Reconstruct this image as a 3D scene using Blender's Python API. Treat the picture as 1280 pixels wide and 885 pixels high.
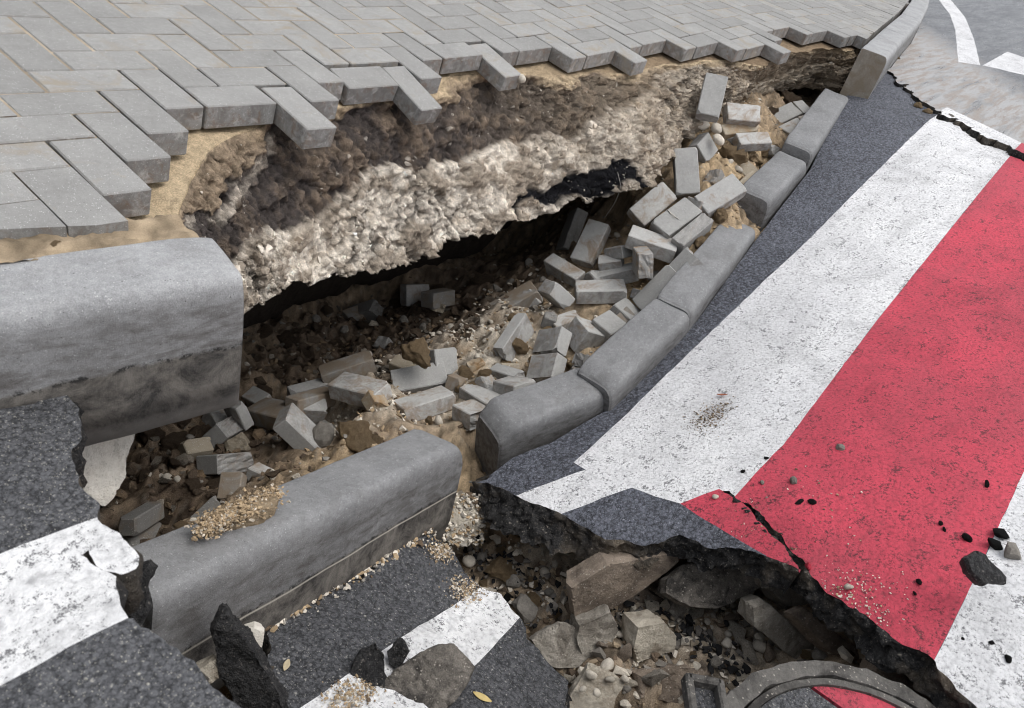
import bpy, bmesh, math, random
import numpy as np
from mathutils import Vector, Matrix, Quaternion
from mathutils.geometry import delaunay_2d_cdt
random.seed(7); rng = np.random.default_rng(7)
for o in list(bpy.data.objects): bpy.data.objects.remove(o)
scn = bpy.context.scene
COL = scn.collection

# ------------------------------------------------------------------ camera, sky, sun, exposure
F_PX = 995.485
R = np.array([[0.6331360322345866, -0.7352922487950668, 0.24183480632063292],
              [-0.32475450129117867, -0.5359424788739182, -0.7792946639298881],
              [0.7026188714924773, 0.41486258954064903, -0.5781139621409126]])
C = np.array([-0.6406172486268145, -1.5190887956834482, 0.7279461358141293])
cam = bpy.data.cameras.new('camera'); cam_o = bpy.data.objects.new('camera', cam); COL.objects.link(cam_o)
cam.sensor_width = 36.0; cam.lens = 36.0 * F_PX / 1280.0
cam.clip_start = 0.02; cam.clip_end = 500.0
mw = Matrix.Identity(4)
for i in range(3):
    mw[i][0] = R[0][i]; mw[i][1] = -R[1][i]; mw[i][2] = -R[2][i]; mw[i][3] = C[i]
cam_o.matrix_world = mw
cam.dof.use_dof = True; cam.dof.focus_distance = 2.7; cam.dof.aperture_fstop = 8.0
scn.camera = cam_o

SUN_EL, SUN_AZ = math.radians(70), math.radians(152)
world = bpy.data.worlds.new('World'); scn.world = world; world.use_nodes = True
wt = world.node_tree; wt.nodes.clear()
sky = wt.nodes.new('ShaderNodeTexSky'); sky.sky_type = 'NISHITA'; sky.sun_disc = False
sky.sun_elevation = SUN_EL; sky.sun_rotation = SUN_AZ; sky.air_density = 1.0; sky.dust_density = 3.0
hs = wt.nodes.new('ShaderNodeHueSaturation'); hs.inputs['Saturation'].default_value = 0.22
bg = wt.nodes.new('ShaderNodeBackground'); bg.inputs['Strength'].default_value = 0.15
wo = wt.nodes.new('ShaderNodeOutputWorld')
wt.links.new(sky.outputs[0], hs.inputs['Color']); wt.links.new(hs.outputs[0], bg.inputs[0]); wt.links.new(bg.outputs[0], wo.inputs[0])
sun = bpy.data.lights.new('sun', 'SUN'); sun.energy = 0.75; sun.angle = math.radians(45); sun.color = (1.0, 0.97, 0.93)
sun_o = bpy.data.objects.new('sun', sun); COL.objects.link(sun_o)
# direction towards the sun: sky rotation 0 = +Y, clockwise seen from above
sd = Vector((math.sin(SUN_AZ) * math.cos(SUN_EL), math.cos(SUN_AZ) * math.cos(SUN_EL), math.sin(SUN_EL)))
sun_o.rotation_euler = sd.to_track_quat('Z', 'Y').to_euler(); sun_o.location = sd * 20
scn.view_settings.view_transform = 'Standard'; scn.view_settings.look = 'None'
scn.view_settings.gamma = 1.0; scn.view_settings.use_curve_mapping = False
scn.view_settings.exposure = 0.60
scn.cycles.filter_width = 0.95

# ------------------------------------------------------------------ helpers
def ray(px, py):
    return R.T @ np.array([(px - 640) / F_PX, (py - 442.5) / F_PX, 1.0])
def at(px, py, z=0.0):
    d = ray(px, py); return C + d * ((z - C[2]) / d[2])
def hit(px, py, surf, z0=-0.3):
    z = z0
    for _ in range(60):
        p = at(px, py, z); z = 0.6 * z + 0.4 * float(surf(p[0], p[1]))
    return at(px, py, z)
def tps(pts, lam):
    P = np.array(pts, float); n = len(P)
    d = np.linalg.norm(P[:, None, :2] - P[None, :, :2], axis=2)
    K = np.where(d > 0, d * d * np.log(d + 1e-12), 0) + lam * np.eye(n)
    A = np.zeros((n + 3, n + 3)); A[:n, :n] = K; A[:n, n] = 1; A[:n, n + 1:] = P[:, :2]; A[n:, :n] = A[:n, n:].T
    w = np.linalg.solve(A, np.r_[P[:, 2], 0, 0, 0])
    def F(x, y):
        x = np.asarray(x, float); y = np.asarray(y, float)
        r = np.sqrt((x[..., None] - P[:, 0]) ** 2 + (y[..., None] - P[:, 1]) ** 2)
        return (np.where(r > 0, r * r * np.log(r + 1e-12), 0) @ w[:n]) + w[n] + w[n + 1] * x + w[n + 2] * y
    return F
def _h(ix, iy, iz, s):
    n = (ix * 374761393 + iy * 668265263 + iz * 2147483647 + s * 1274126177) & 0xFFFFFFFF
    n = ((n ^ (n >> 13)) * 1274126177) & 0xFFFFFFFF
    n = ((n ^ (n >> 16)) * 2246822519) & 0xFFFFFFFF
    return ((n ^ (n >> 15)) & 0xFFFFFF) / float(0xFFFFFF)
def vnoise(P, s=0):
    P = np.asarray(P, float); I = np.floor(P).astype(np.int64); f = P - I; f = f * f * (3 - 2 * f)
    o = 0
    for a in (0, 1):
        for b in (0, 1):
            for c in (0, 1):
                w = (f[..., 0] if a else 1 - f[..., 0]) * (f[..., 1] if b else 1 - f[..., 1]) * (f[..., 2] if c else 1 - f[..., 2])
                o = o + w * _h(I[..., 0] + a, I[..., 1] + b, I[..., 2] + c, s)
    return o * 2 - 1
def fbm(P, octaves=4, s=0, g=0.5):
    o = 0; a = 1.0; P = np.asarray(P, float)
    for k in range(octaves):
        o = o + a * vnoise(P * 2 ** k + 17.3 * k, s + k); a *= g
    return o
def worley(P, s=0):
    P = np.asarray(P, float); I = np.floor(P).astype(np.int64); best = np.full(P.shape[:-1], 9.0); idv = np.zeros(P.shape[:-1])
    for a in (-1, 0, 1):
        for b in (-1, 0, 1):
            for c in (-1, 0, 1):
                J = I + np.array([a, b, c])
                q = np.stack([J[..., k] + _h(J[..., 0], J[..., 1], J[..., 2], s + 11 * k) for k in range(3)], -1)
                d = np.linalg.norm(P - q, axis=-1); m = d < best
                best = np.where(m, d, best); idv = np.where(m, _h(J[..., 0], J[..., 1], J[..., 2], s + 77), idv)
    return best, idv
def sm(a, b, x):
    t = np.clip((np.asarray(x, float) - a) / (b - a), 0, 1); return t * t * (3 - 2 * t)

def link(o, parent=None):
    COL.objects.link(o)
    if parent is not None: o.parent = parent
    return o
def mesh_obj(name, V, Fs, mat, parent=None, smooth=False, col=None):
    me = bpy.data.meshes.new(name); me.from_pydata([tuple(map(float, v)) for v in V], [], [tuple(map(int, f)) for f in Fs])
    me.update()
    if mat: me.materials.append(mat)
    if smooth: me.polygons.foreach_set('use_smooth', [True] * len(me.polygons))
    if col is not None:
        ca = me.color_attributes.new('tint', 'FLOAT_COLOR', 'POINT')
        ca.data.foreach_set('color', np.c_[np.asarray(col, float), np.ones(len(V))].ravel())
    return link(bpy.data.objects.new(name, me), parent)
def tag(o, label=None, cat=None, group=None, kind=None):
    if label: o['label'] = label
    if cat: o['category'] = cat
    if group: o['group'] = group
    if kind: o['kind'] = kind
    return o
def grid_faces(n, m):
    i = np.arange(n - 1)[:, None] * m + np.arange(m - 1)[None, :]
    return np.stack([i, i + m, i + m + 1, i + 1], -1).reshape(-1, 4)

# ------------------------------------------------------------------ materials
class NM:
    def __init__(self, name):
        self.m = bpy.data.materials.new(name); self.m.use_nodes = True; self.t = self.m.node_tree; self.t.nodes.clear()
        self.out = self.t.nodes.new('ShaderNodeOutputMaterial'); self.b = self.t.nodes.new('ShaderNodeBsdfPrincipled')
        self.t.links.new(self.b.outputs[0], self.out.inputs[0])
    def n(self, typ, **kw):
        nd = self.t.nodes.new(typ)
        for k, v in kw.items():
            if k in nd.inputs.keys() if hasattr(nd.inputs, 'keys') else False: self.set(nd, k, v)
            else: setattr(nd, k, v)
        return nd
    def set(self, nd, k, v):
        if isinstance(v, bpy.types.NodeSocket): self.t.links.new(v, nd.inputs[k])
        else: nd.inputs[k].default_value = v
    def l(self, a, b): self.t.links.new(a, b)
    def pos(self): return self.n('ShaderNodeNewGeometry').outputs['Position']
    def objc(self, rnd=True):
        tc = self.n('ShaderNodeTexCoord').outputs['Object']
        if not rnd: return tc
        oi = self.n('ShaderNodeObjectInfo').outputs['Random']
        mu = self.math('MULTIPLY', oi, 37.0)
        va = self.n('ShaderNodeVectorMath', operation='ADD'); self.l(tc, va.inputs[0]); self.l(mu, va.inputs[1]); return va.outputs[0]
    def noise(self, vec, scale, detail=4, rough=0.55, dist=0.0):
        nd = self.n('ShaderNodeTexNoise'); self.l(vec, nd.inputs['Vector']); nd.inputs['Scale'].default_value = scale
        nd.inputs['Detail'].default_value = detail; nd.inputs['Roughness'].default_value = rough; nd.inputs['Distortion'].default_value = dist
        return nd.outputs['Fac']
    def vor(self, vec, scale, feature='F1'):
        nd = self.n('ShaderNodeTexVoronoi', feature=feature); self.l(vec, nd.inputs['Vector']); nd.inputs['Scale'].default_value = scale
        return nd
    def ramp(self, fac, stops, interp='LINEAR'):
        nd = self.n('ShaderNodeValToRGB'); self.l(fac, nd.inputs[0]); cr = nd.color_ramp; cr.interpolation = interp
        while len(cr.elements) > len(stops): cr.elements.remove(cr.elements[-1])
        while len(cr.elements) < len(stops): cr.elements.new(0.5)
        for e, (p, c) in zip(cr.elements, stops):
            e.position = p; e.color = (c, c, c, 1) if isinstance(c, (int, float)) else (*c, 1)
        return nd.outputs['Color']
    def math(self, op, a, b=None, clamp=False):
        nd = self.n('ShaderNodeMath', operation=op); nd.use_clamp = clamp
        for k, v in ((0, a), (1, b)):
            if v is None: continue
            if isinstance(v, bpy.types.NodeSocket): self.l(v, nd.inputs[k])
            else: nd.inputs[k].default_value = v
        return nd.outputs[0]
    def mix(self, fac, a, b, blend='MIX'):
        nd = self.n('ShaderNodeMix', data_type='RGBA', blend_type=blend)
        for k, v in ((0, fac), (6, a), (7, b)):
            if isinstance(v, bpy.types.NodeSocket): self.l(v, nd.inputs[k])
            else: nd.inputs[k].default_value = v if k == 0 else ((*v, 1) if len(v) == 3 else v)
        return nd.outputs[2]
    def bump(self, h, strength=0.5, dist=0.005, nrm=None):
        nd = self.n('ShaderNodeBump'); self.l(h, nd.inputs['Height']); nd.inputs['Strength'].default_value = strength; nd.inputs['Distance'].default_value = dist
        if nrm is not None: self.l(nrm, nd.inputs['Normal'])
        return nd.outputs[0]
    def fin(self, col, rough=0.85, nrm=None, spec=0.3):
        self.l(col, self.b.inputs['Base Color']) if isinstance(col, bpy.types.NodeSocket) else None
        if isinstance(rough, bpy.types.NodeSocket): self.l(rough, self.b.inputs['Roughness'])
        else: self.b.inputs['Roughness'].default_value = rough
        self.b.inputs['Specular IOR Level'].default_value = spec
        if nrm is not None: self.l(nrm, self.b.inputs['Normal'])
        return self.m

def m_concrete(name, lo, hi, dirt=0.0, spark=True, grain=1.0, dirtcol=(0.2, 0.125, 0.06), rndv=0.25, sides=0.0):
    n = NM(name); v = n.objc(); oi = n.n('ShaderNodeObjectInfo').outputs['Random']
    big = n.noise(v, 9, 3); med = n.noise(v, 75, 5, .75); fine = n.noise(v, 420 * grain, 3, .8)
    f = n.math('ADD', n.math('MULTIPLY', big, .25), n.math('ADD', n.math('MULTIPLY', med, .3), n.math('MULTIPLY', fine, .45)))
    col = n.ramp(f, [(.33, lo), (.67, hi)])
    val = n.math('ADD', n.math('MULTIPLY', oi, rndv), 1 - rndv / 2)
    hsv = n.n('ShaderNodeHueSaturation'); n.l(col, hsv.inputs['Color']); n.l(val, hsv.inputs['Value']); col = hsv.outputs[0]
    if spark:
        vr = n.vor(v, 230); sp = n.ramp(vr.outputs['Distance'], [(.14, 1.0), (.26, 0.0)])
        pick = n.math('GREATER_THAN', n.noise(v, 120, 1), .54)
        col = n.mix(n.math('MULTIPLY', n.math('MULTIPLY', sp, pick), .6), col, (.78, .78, .77))
        vd = n.vor(v, 120); dk = n.ramp(vd.outputs['Distance'], [(.07, 1.0), (.15, 0.0)])
        pd = n.math('GREATER_THAN', n.noise(v, 60, 1), .58)
        col = n.mix(n.math('MULTIPLY', n.math('MULTIPLY', dk, pd), .75), col, (.05, .05, .05))
    if sides:
        sx = n.n('ShaderNodeSeparateXYZ'); n.l(n.n('ShaderNodeTexCoord').outputs['Normal'], sx.inputs[0])
        sd = n.math('SUBTRACT', 1.0, n.math('ABSOLUTE', sx.outputs[2]), True)
        a = n.ramp(n.noise(v, 16, 5, .7, .8), [(.40, 0.0), (.62, 1.0)]); b = n.ramp(n.noise(v, 23, 5, .75, 1.0), [(.5, 0.0), (.66, 1.0)])
        c1 = n.mix(n.math('MULTIPLY', a, .75), col, (.15, .14, .13)); c1 = n.mix(n.math('MULTIPLY', b, .6), c1, (.20, .13, .085))
        c1 = n.mix(n.math('MULTIPLY', n.ramp(n.noise(v, 31, 4, .7, .6), [(.55, 0.0), (.7, 1.0)]), .55), c1, (.55, .54, .52))
        col = n.mix(n.math('MULTIPLY', sd, sides), col, c1)
    if dirt > 0:
        dn = n.noise(v, 13, 5, .7, .6); d2 = n.math('ADD', dn, n.math('MULTIPLY', n.math('SUBTRACT', oi, .5), .25))
        msk = n.ramp(d2, [(.62 - .25 * dirt, 0.0), (.80 - .2 * dirt, 1.0)])
        col = n.mix(n.math('MULTIPLY', msk, .85), col, n.mix(fine, dirtcol, tuple(min(1, c * 2.0) for c in dirtcol)))
    h = n.math('ADD', n.math('MULTIPLY', med, .6), fine)
    return n.fin(col, .9, n.bump(h, .5, .004), .25)

def m_tint(name, fine_scale=220, bump=.6, dist=.006, rough=.95, contrast=.5, spec=.15):
    n = NM(name); v = n.pos(); ca = n.n('ShaderNodeVertexColor', layer_name='tint').outputs[0]
    f = n.noise(v, fine_scale, 4, .7); g = n.noise(v, 45, 4, .6)
    k = n.math('ADD', n.math('MULTIPLY', f, .6), n.math('MULTIPLY', g, .4))
    mul = n.ramp(k, [(.3, 1 - contrast), (.7, 1 + contrast)])
    col = n.mix(1.0, ca, mul, 'MULTIPLY')
    return n.fin(col, rough, n.bump(n.math('ADD', f, g), bump, dist), spec)

def asphalt_nodes(n, lo, hi, speck, scale=95):
    v = n.pos()
    wv = n.n('ShaderNodeTexNoise'); n.l(v, wv.inputs['Vector']); wv.inputs['Scale'].default_value = scale * .9; wv.inputs['Detail'].default_value = 2
    wm = n.n('ShaderNodeVectorMath', operation='SCALE'); n.l(wv.outputs['Color'], wm.inputs[0]); wm.inputs['Scale'].default_value = .9 / scale
    va = n.n('ShaderNodeVectorMath', operation='ADD'); n.l(v, va.inputs[0]); n.l(wm.outputs[0], va.inputs[1]); vv = va.outputs[0]
    vr = n.vor(vv, scale); vc = n.vor(vv, scale * 2.6)
    sep = n.n('ShaderNodeSeparateColor'); n.l(vr.outputs['Color'], sep.inputs[0]); sep2 = n.n('ShaderNodeSeparateColor'); n.l(vc.outputs['Color'], sep2.inputs[0])
    big = n.noise(v, 3.5, 4, .6); fine = n.noise(v, scale * 7, 3, .75); mid = n.noise(v, scale * 1.3, 4, .7)
    f = n.math('ADD', n.math('MULTIPLY', sep.outputs[0], .22), n.math('ADD', n.math('MULTIPLY', sep2.outputs[0], .23), n.math('ADD', n.math('MULTIPLY', big, .2), n.math('ADD', n.math('MULTIPLY', fine, .25), n.math('MULTIPLY', mid, .2)))))
    col = n.ramp(f, [(.36, lo), (.68, hi)])
    sp = n.math('MULTIPLY', n.math('GREATER_THAN', sep2.outputs[1], .84), n.ramp(vc.outputs['Distance'], [(.25, 1.0), (.5, 0.0)]))
    sp2 = n.math('MULTIPLY', n.math('GREATER_THAN', sep.outputs[1], .93), n.ramp(vr.outputs['Distance'], [(.2, 1.0), (.4, 0.0)]))
    spm = n.math('MULTIPLY', n.math('MAXIMUM', sp, sp2), n.ramp(mid, [(.42, .15), (.56, 1.0)]))
    col = n.mix(n.math('MULTIPLY', spm, .8), col, speck)
    h = n.math('ADD', n.math('MULTIPLY', n.math('SUBTRACT', 1.0, vr.outputs['Distance']), .45), n.math('ADD', n.math('MULTIPLY', vc.outputs['Distance'], -.35), n.math('ADD', n.math('MULTIPLY', mid, .9), n.math('MULTIPLY', fine, .35))))
    gap = n.math('MULTIPLY', n.ramp(vr.outputs['Distance'], [(.45, 0.0), (.85, 1.0)]), n.ramp(mid, [(.62, 1.0), (.40, .3)]))
    return v, col, h, gap, big, fine, vr, mid
def m_asphalt(name, lo=(.022, .023, .026), hi=(.115, .117, .125), speck=(.45, .43, .39), scale=120, rough=.8, spec=.35, dist=.006, dust=0.0):
    n = NM(name); v, col, h, gap, big, fine, vr, mid = asphalt_nodes(n, lo, hi, speck, scale)
    col = n.mix(n.math('MULTIPLY', gap, .65), col, tuple(c * .35 for c in lo))
    if dust:
        dm = n.ramp(n.noise(v, 5, 5, .65), [(.5, 0.0), (.75, 1.0)]); col = n.mix(n.math('MULTIPLY', dm, dust), col, (.34, .27, .19))
    return n.fin(col, rough, n.bump(h, .8, dist), spec)
def m_paint(name, base, base2, wear=.5, scale=95, dist=.004, bare=(.10, .10, .105), shade=(.5, .5, .52)):
    """paint over rough asphalt: bare pits between the stones, a little rubbed off in patches"""
    n = NM(name); v, acol, h, gap, big, fine, vr, mid = asphalt_nodes(n, (.03, .032, .038), (.1, .1, .11), (.3, .3, .3), scale)
    lg = n.noise(v, 2.0, 5, .65); md = n.noise(v, 26, 5, .7)
    pc = n.mix(n.ramp(lg, [(.3, 0.0), (.7, 1.0)]), base, base2)
    pc = n.mix(n.math('MULTIPLY', n.ramp(mid, [(.35, 1.0), (.55, 0.0)]), .30), pc, tuple(a * b for a, b in zip(base2, shade)))
    pc = n.mix(n.math('MULTIPLY', n.ramp(md, [(.45, 0.0), (.7, 1.0)]), .22), pc, tuple(a * b for a, b in zip(base2, shade)))
    sm_ = n.math('MULTIPLY', n.ramp(n.noise(v, 4.2, 6, .7, .8), [(.50, 0.0), (.72, 1.0)]), n.ramp(mid, [(.3, .75), (.7, .25)])); pc = n.mix(sm_, pc, tuple(.45 * a for a in base2))
    mpw = n.n('ShaderNodeMapping'); n.l(v, mpw.inputs['Vector']); mpw.inputs['Rotation'].default_value = (0, 0, 1.2); mpw.inputs['Scale'].default_value = (1, 7, 1)
    trk = n.ramp(n.noise(mpw.outputs[0], .9, 5, .7, .3), [(.48, 0.0), (.68, 1.0)]); pc = n.mix(n.math('MULTIPLY', trk, .33), pc, tuple(.5 * a + .03 for a in base2))
    k = n.math('ADD', n.math('MULTIPLY', mid, .55), n.math('ADD', n.math('MULTIPLY', fine, .45), n.math('MULTIPLY', n.math('SUBTRACT', md, .5), .5)))
    pit = n.ramp(k, [(.33 + .09 * wear, 1.0), (.37 + .10 * wear, 0.0)])
    gp = n.math('MULTIPLY', gap, n.ramp(md, [(.45, 0.0), (.65, 1.0)]))
    m_ = n.math('MAXIMUM', n.math('MULTIPLY', pit, .9), n.math('MULTIPLY', gp, .6 * wear), True)
    col = n.mix(m_, pc, bare)
    return n.fin(col, .7, n.bump(h, .6, dist), .35)

MAT = {}
MAT['paver'] = m_concrete('paver_concrete', (.205, .202, .194), (.365, .361, .348), rndv=.22, sides=1.0, dirt=.10, dirtcol=(.20, .175, .14))
MAT['paver_fallen'] = m_concrete('fallen_paver_concrete', (.27, .268, .258), (.50, .495, .475), dirt=.25, rndv=.4, dirtcol=(.17, .125, .085), sides=.8)
MAT['soil'] = m_tint('layered_soil', 260, .9, .009, .95, .6)
MAT['gravel'] = m_tint('gravel', 300, .5, .003, .9, .3)
MAT['sand'] = m_tint('bedding_sand', 420, .5, .003, .95, .3)
MAT['asphalt'] = m_asphalt('asphalt_old')
MAT['asphalt_near'] = m_asphalt('asphalt_speckled', (.022, .023, .026), (.125, .127, .135), (.48, .46, .40), 165, dist=.0035)
MAT['asphalt_blue'] = m_asphalt('asphalt_damp', (.018, .020, .027), (.165, .175, .21), (.36, .37, .41), 105, .6, .45, .010)
MAT['bitumen'] = m_asphalt('broken_bitumen', (.006, .006, .007), (.042, .041, .041), (.22, .20, .18), 110, .6, .4, .014)
MAT['bitumen_dusty'] = m_asphalt('broken_bitumen_dusty', (.007, .007, .008), (.050, .048, .047), (.30, .27, .23), 100, .7, .35, .014, .55)
MAT['white'] = m_paint('white_road_paint', (.80, .80, .80), (.68, .68, .69), .8)
MAT['white_thick'] = m_paint('thick_white_road_paint', (.86, .86, .86), (.80, .80, .80), .75, 62, .013)
MAT['red'] = m_paint('red_road_paint', (.63, .062, .10), (.47, .058, .088), .9, bare=(.085, .022, .028), shade=(.62, .5, .55))

# ------------------------------------------------------------------ surfaces of the place
U = 0.1025
def sag(x, y):
    y = np.maximum(y, -0.5)
    return -0.1375 * np.exp(-((np.asarray(x) - 1.5788) / 1.654) ** 2) * np.exp(-np.asarray(y) / 1.29)
Z_SLAB = tps([at(*q) for q in [(1101,75,-.15),(1165,148,-.18),(1280,192,-.18),(1062,126,-.25),(1020,215,-.42),(955,300,-.58),(880,405,-.72),(770,515,-.87),(620,590,-.94),(720,580,-.86),(905,640,-.68),(1165,820,-.5),(1280,590,-.38),(855,680,-.76),(1210,885,-.5)]], .02)
def z_slab(x, y):
    z = Z_SLAB(x, y); return -.17 - np.log1p(np.exp((-.17 - z) / .02)) * .02          # soft maximum at the old road level
Z_W = tps([at(*q) for q in [(330,792,-.80),(545,665,-1.0),(640,765,-1.0),(420,885,-.76),(700,880,-.95)]], .02)
def z_left(x, y): return np.full(np.shape(x), -.22) - .02 * sm(-.45, -.2, x)
def z_far(x, y): return np.full(np.shape(x), -.163)
FLOOR_PTS = [(200,600,-1.16),(150,650,-1.12),(250,540,-1.2),(370,560,-1.06),(308,648,-.68),(200,668,-1.02),(260,640,-.95),(400,592,-.82),(480,545,-.92),(330,600,-.97),
 (450,500,-1.08),(520,480,-1.05),(420,400,-1.42),(520,372,-1.30),(600,400,-1.02),(600,480,-.98),(680,440,-.92),(700,470,-.89),(740,350,-.80),(650,300,-1.28),(590,330,-1.34),
 (760,400,-.81),(820,300,-.63),(800,340,-.70),(850,290,-.58),(860,215,-.44),(920,230,-.47),(910,150,-.34),(960,175,-.40),(1000,130,-.36),(1030,105,-.36),(690,290,-1.08),(770,280,-.72),
 (650,680,-1.08),(690,740,-1.09),(800,800,-1.0),(860,800,-.97),(760,860,-1.02),(880,760,-.98),(980,790,-.92),(1100,850,-.80),(620,640,-1.12),(560,640,-1.16)]
fp = [tuple(at(*q)) for q in FLOOR_PTS]
for x, y in [(1.5,-1.1),(2.2,-1.0),(3,-.9),(3.8,-.9),(4.4,-1),(1.6,-1.6),(2.6,-1.6),(3.6,-1.7),(1.2,-2.2),(2.2,-2.4),(4.4,-2.2)]:
    fp.append((x, y, float(z_slab(x, y)) - .32))
for x, y in [(-.15,-.72),(.1,-.72),(.35,-.75),(.6,-.75)]: fp.append((x, y, -1.2))
for x, y in [(-.3,-1.0),(0,-1.2),(.3,-1.1),(.5,-1.5),(0,-1.7),(.3,-2.2)]: fp.append((x, y, -1.2))
for x, y in [(.2,.6),(.8,.7),(1.5,.7),(2.2,.6),(.1,.2)]: fp.append((x, y, -1.25))
for x, y in [(3.2,.5),(4.3,.4),(4.6,-.2)]: fp.append((x, y, -.5))
FLOOR = tps(fp, .004)

# ------------------------------------------------------------------ pavement: herringbone of concrete pavers
front = {}
def setf(cols, v):
    for c in cols: front[c] = v
setf([-1],3); setf([0],2); setf([1],1); setf([2],0); setf([3,4,5],-1); setf([6],0); setf([7],-1); setf([8,9,10],-2); setf([11],-1); setf([12],-2)
setf([13,14,15],-3); setf([16],-2); setf([17,18,19],-3); setf([20,21,22],-2); setf([23],-1); setf([24,25,26],-2); setf([27,28,29],-1); setf([30,31,32],0)
setf([33],1); setf([34],0); setf([35,36,37],-1); setf([38,39,40],0); setf([41],1)
KERB_R = [(3.6,-.36),(4.02,-.25),(5.0,-.06),(6.0,.13),(7.05,.36),(8.2,.66),(9.5,1.06),(11.5,1.9),(14,3.3)]      # back of the intact kerb
KERB_L = [(-3.0,.26),(-1.0,-.15),(-.21,-.31),(.13,-.38),(.6,-.46)]
def lineY(P, x): return float(np.interp(x, [p[0] for p in P], [p[1] for p in P]))
def clip_below(poly, P):          # keep the part of the polygon that lies behind (above, +y) the polyline
    out = []; n = len(poly)
    for i in range(n):
        a, b = poly[i], poly[(i + 1) % n]; g = .034 if P is KERB_L else .012; da = a[1] - lineY(P, a[0]) - g; db = b[1] - lineY(P, b[0]) - g
        if da >= 0: out.append(a)
        if da * db < 0:
            t = da / (da - db); out.append((a[0] + (b[0] - a[0]) * t, a[1] + (b[1] - a[1]) * t))
    return out
def area(p): return abs(sum(p[i][0] * p[(i + 1) % len(p)][1] - p[(i + 1) % len(p)][0] * p[i][1] for i in range(len(p)))) / 2
def box_mesh(name, lx, ly, lz, ch=.003, chip=0.0, seed=0):
    """block with chamfered edges, origin at its centre"""
    bm = bmesh.new(); bmesh.ops.create_cube(bm, size=1.0)
    for v in bm.verts: v.co = Vector((v.co.x * lx, v.co.y * ly, v.co.z * lz))
    if chip:
        rr = random.Random(seed)
        for v in bm.verts:
            if rr.random() < .5: v.co *= 1 - chip * rr.random()
    bmesh.ops.bevel(bm, geom=list(bm.edges), offset=ch, segments=1, affect='EDGES', clamp_overlap=True)
    me = bpy.data.meshes.new(name); bm.to_mesh(me); bm.free(); return me
TH = 0.06
me_v = box_mesh('paver', U - .0062, 2 * U - .0035, TH); me_v.materials.append(MAT['paver'])
me_h = box_mesh('paver', 2 * U - .0062, U - .0035, TH); me_h.materials.append(MAT['paver'])
pavement = bpy.data.objects.new('pavement', None); link(pavement); tag(pavement, kind='structure')
droop = {(6,-2):.016, (11,-3):.045, (9,-3):.016, (16,-4):.026, (12,-4):.008, (33,-1):.006, (31,-1):.004, (20,-4):.004, (23,-3):.006, (0,0):.004, (-1,1):.003}
def proj(p):
    q = R @ (np.asarray(p) - C); return (640 + F_PX * q[0] / q[2], 442.5 + F_PX * q[1] / q[2], q[2])
occupied = set(); rest = []; n_pav = 0
def prism(poly, ztop, th):
    n = len(poly); V = [(x, y, ztop(x, y)) for x, y in poly] + [(x, y, ztop(x, y) - th) for x, y in poly]
    s = sum(poly[i][0] * poly[(i + 1) % n][1] - poly[(i + 1) % n][0] * poly[i][1] for i in range(n))
    up = list(range(n)) if s > 0 else list(range(n))[::-1]
    Fs = [up, [i + n for i in up[::-1]]] + [[up[k], up[k] + n, up[(k + 1) % n] + n, up[(k + 1) % n]][::1] for k in range(n)]
    return V, Fs
bricks = []
for i in range(-30, 115):
    for j in range(-42, 8):
        k = (i + j) % 4
        if k == 0: cells = [(i, j), (i, j + 1)]; vert = True
        elif k == 2: cells = [(i, j), (i + 1, j)]; vert = False
        else: continue
        ok = True
        for (a, b) in cells:
            lim = front.get(a, 9)
            if b + 1 > lim: ok = False
        if not ok: continue
        x0, y1 = i * U, -j * U; x1 = x0 + (1 if vert else 2) * U; y0 = y1 - (2 if vert else 1) * U
        if y1 < -1 or y1 > 4.1: continue
        poly = [(x0, y0), (x1, y0), (x1, y1), (x0, y1)]
        clipped = False
        for P, rngx in ((KERB_L, (-9, 0.02)), (KERB_R, (4.0, 20))):
            if x1 > rngx[0] and x0 < rngx[1]:
                q = clip_below(poly, P)
                if len(q) < 3: poly = []; break
                if area(q) < area(poly) * .995: clipped = True
                poly = q
        if not poly or area(poly) < .0012: continue
        bricks.append((i, j, vert, poly, clipped)); occupied.update(cells)
for (i, j, vert, poly, clipped) in bricks:
    cx = sum(p[0] for p in poly) / len(poly); cy = sum(p[1] for p in poly) / len(poly); cz = float(sag(cx, cy))
    px, py, dep = proj((cx, cy, cz))
    seen = dep > .1 and -40 < px < 1330 and -22 < py < 420
    if not seen:
        rest.append((poly, cx, cy)); continue
    rr = random.Random(i * 131 + j)
    if not clipped:
        o = bpy.data.objects.new('paver', me_v if vert else me_h)
        ex, ey = .05, .05
        gx = float(sag(cx + ex, cy) - sag(cx - ex, cy)) / (2 * ex); gy = float(sag(cx, cy + ey) - sag(cx, cy - ey)) / (2 * ey)
        d = droop.get((i, j), 0.0); L = (2 if vert else 1) * U
        gy += d / L
        o.rotation_euler = (math.atan(gy) + rr.gauss(0, .004), -math.atan(gx) + rr.gauss(0, .004), rr.gauss(0, .004) + (.02 if (i, j) == (11, -3) else 0))
        o.location = (cx + rr.gauss(0, .0006), cy + rr.gauss(0, .0006) - (.012 if d > .012 else 0), cz - TH / 2 - d / 2 + rr.gauss(0, .0008))
        link(o, pavement)
    else:
        q = [(cx + (x - cx) * .965, cy + (y - cy) * .965) for x, y in poly]
        V, Fs = prism(q, lambda x, y: float(sag(x, y)) + rr.gauss(0, .0003), TH)
        mesh_obj('paver', V, Fs, MAT['paver'], pavement)
    n_pav += 1
V, Fs = [], []
for poly, cx, cy in rest:
    q = [(cx + (x - cx) * .975, cy + (y - cy) * .975) for x, y in poly]
    a, b = prism(q, lambda x, y: float(sag(x, y)), TH); o_ = len(V); V += a; Fs += [[k + o_ for k in f] for f in b]
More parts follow.
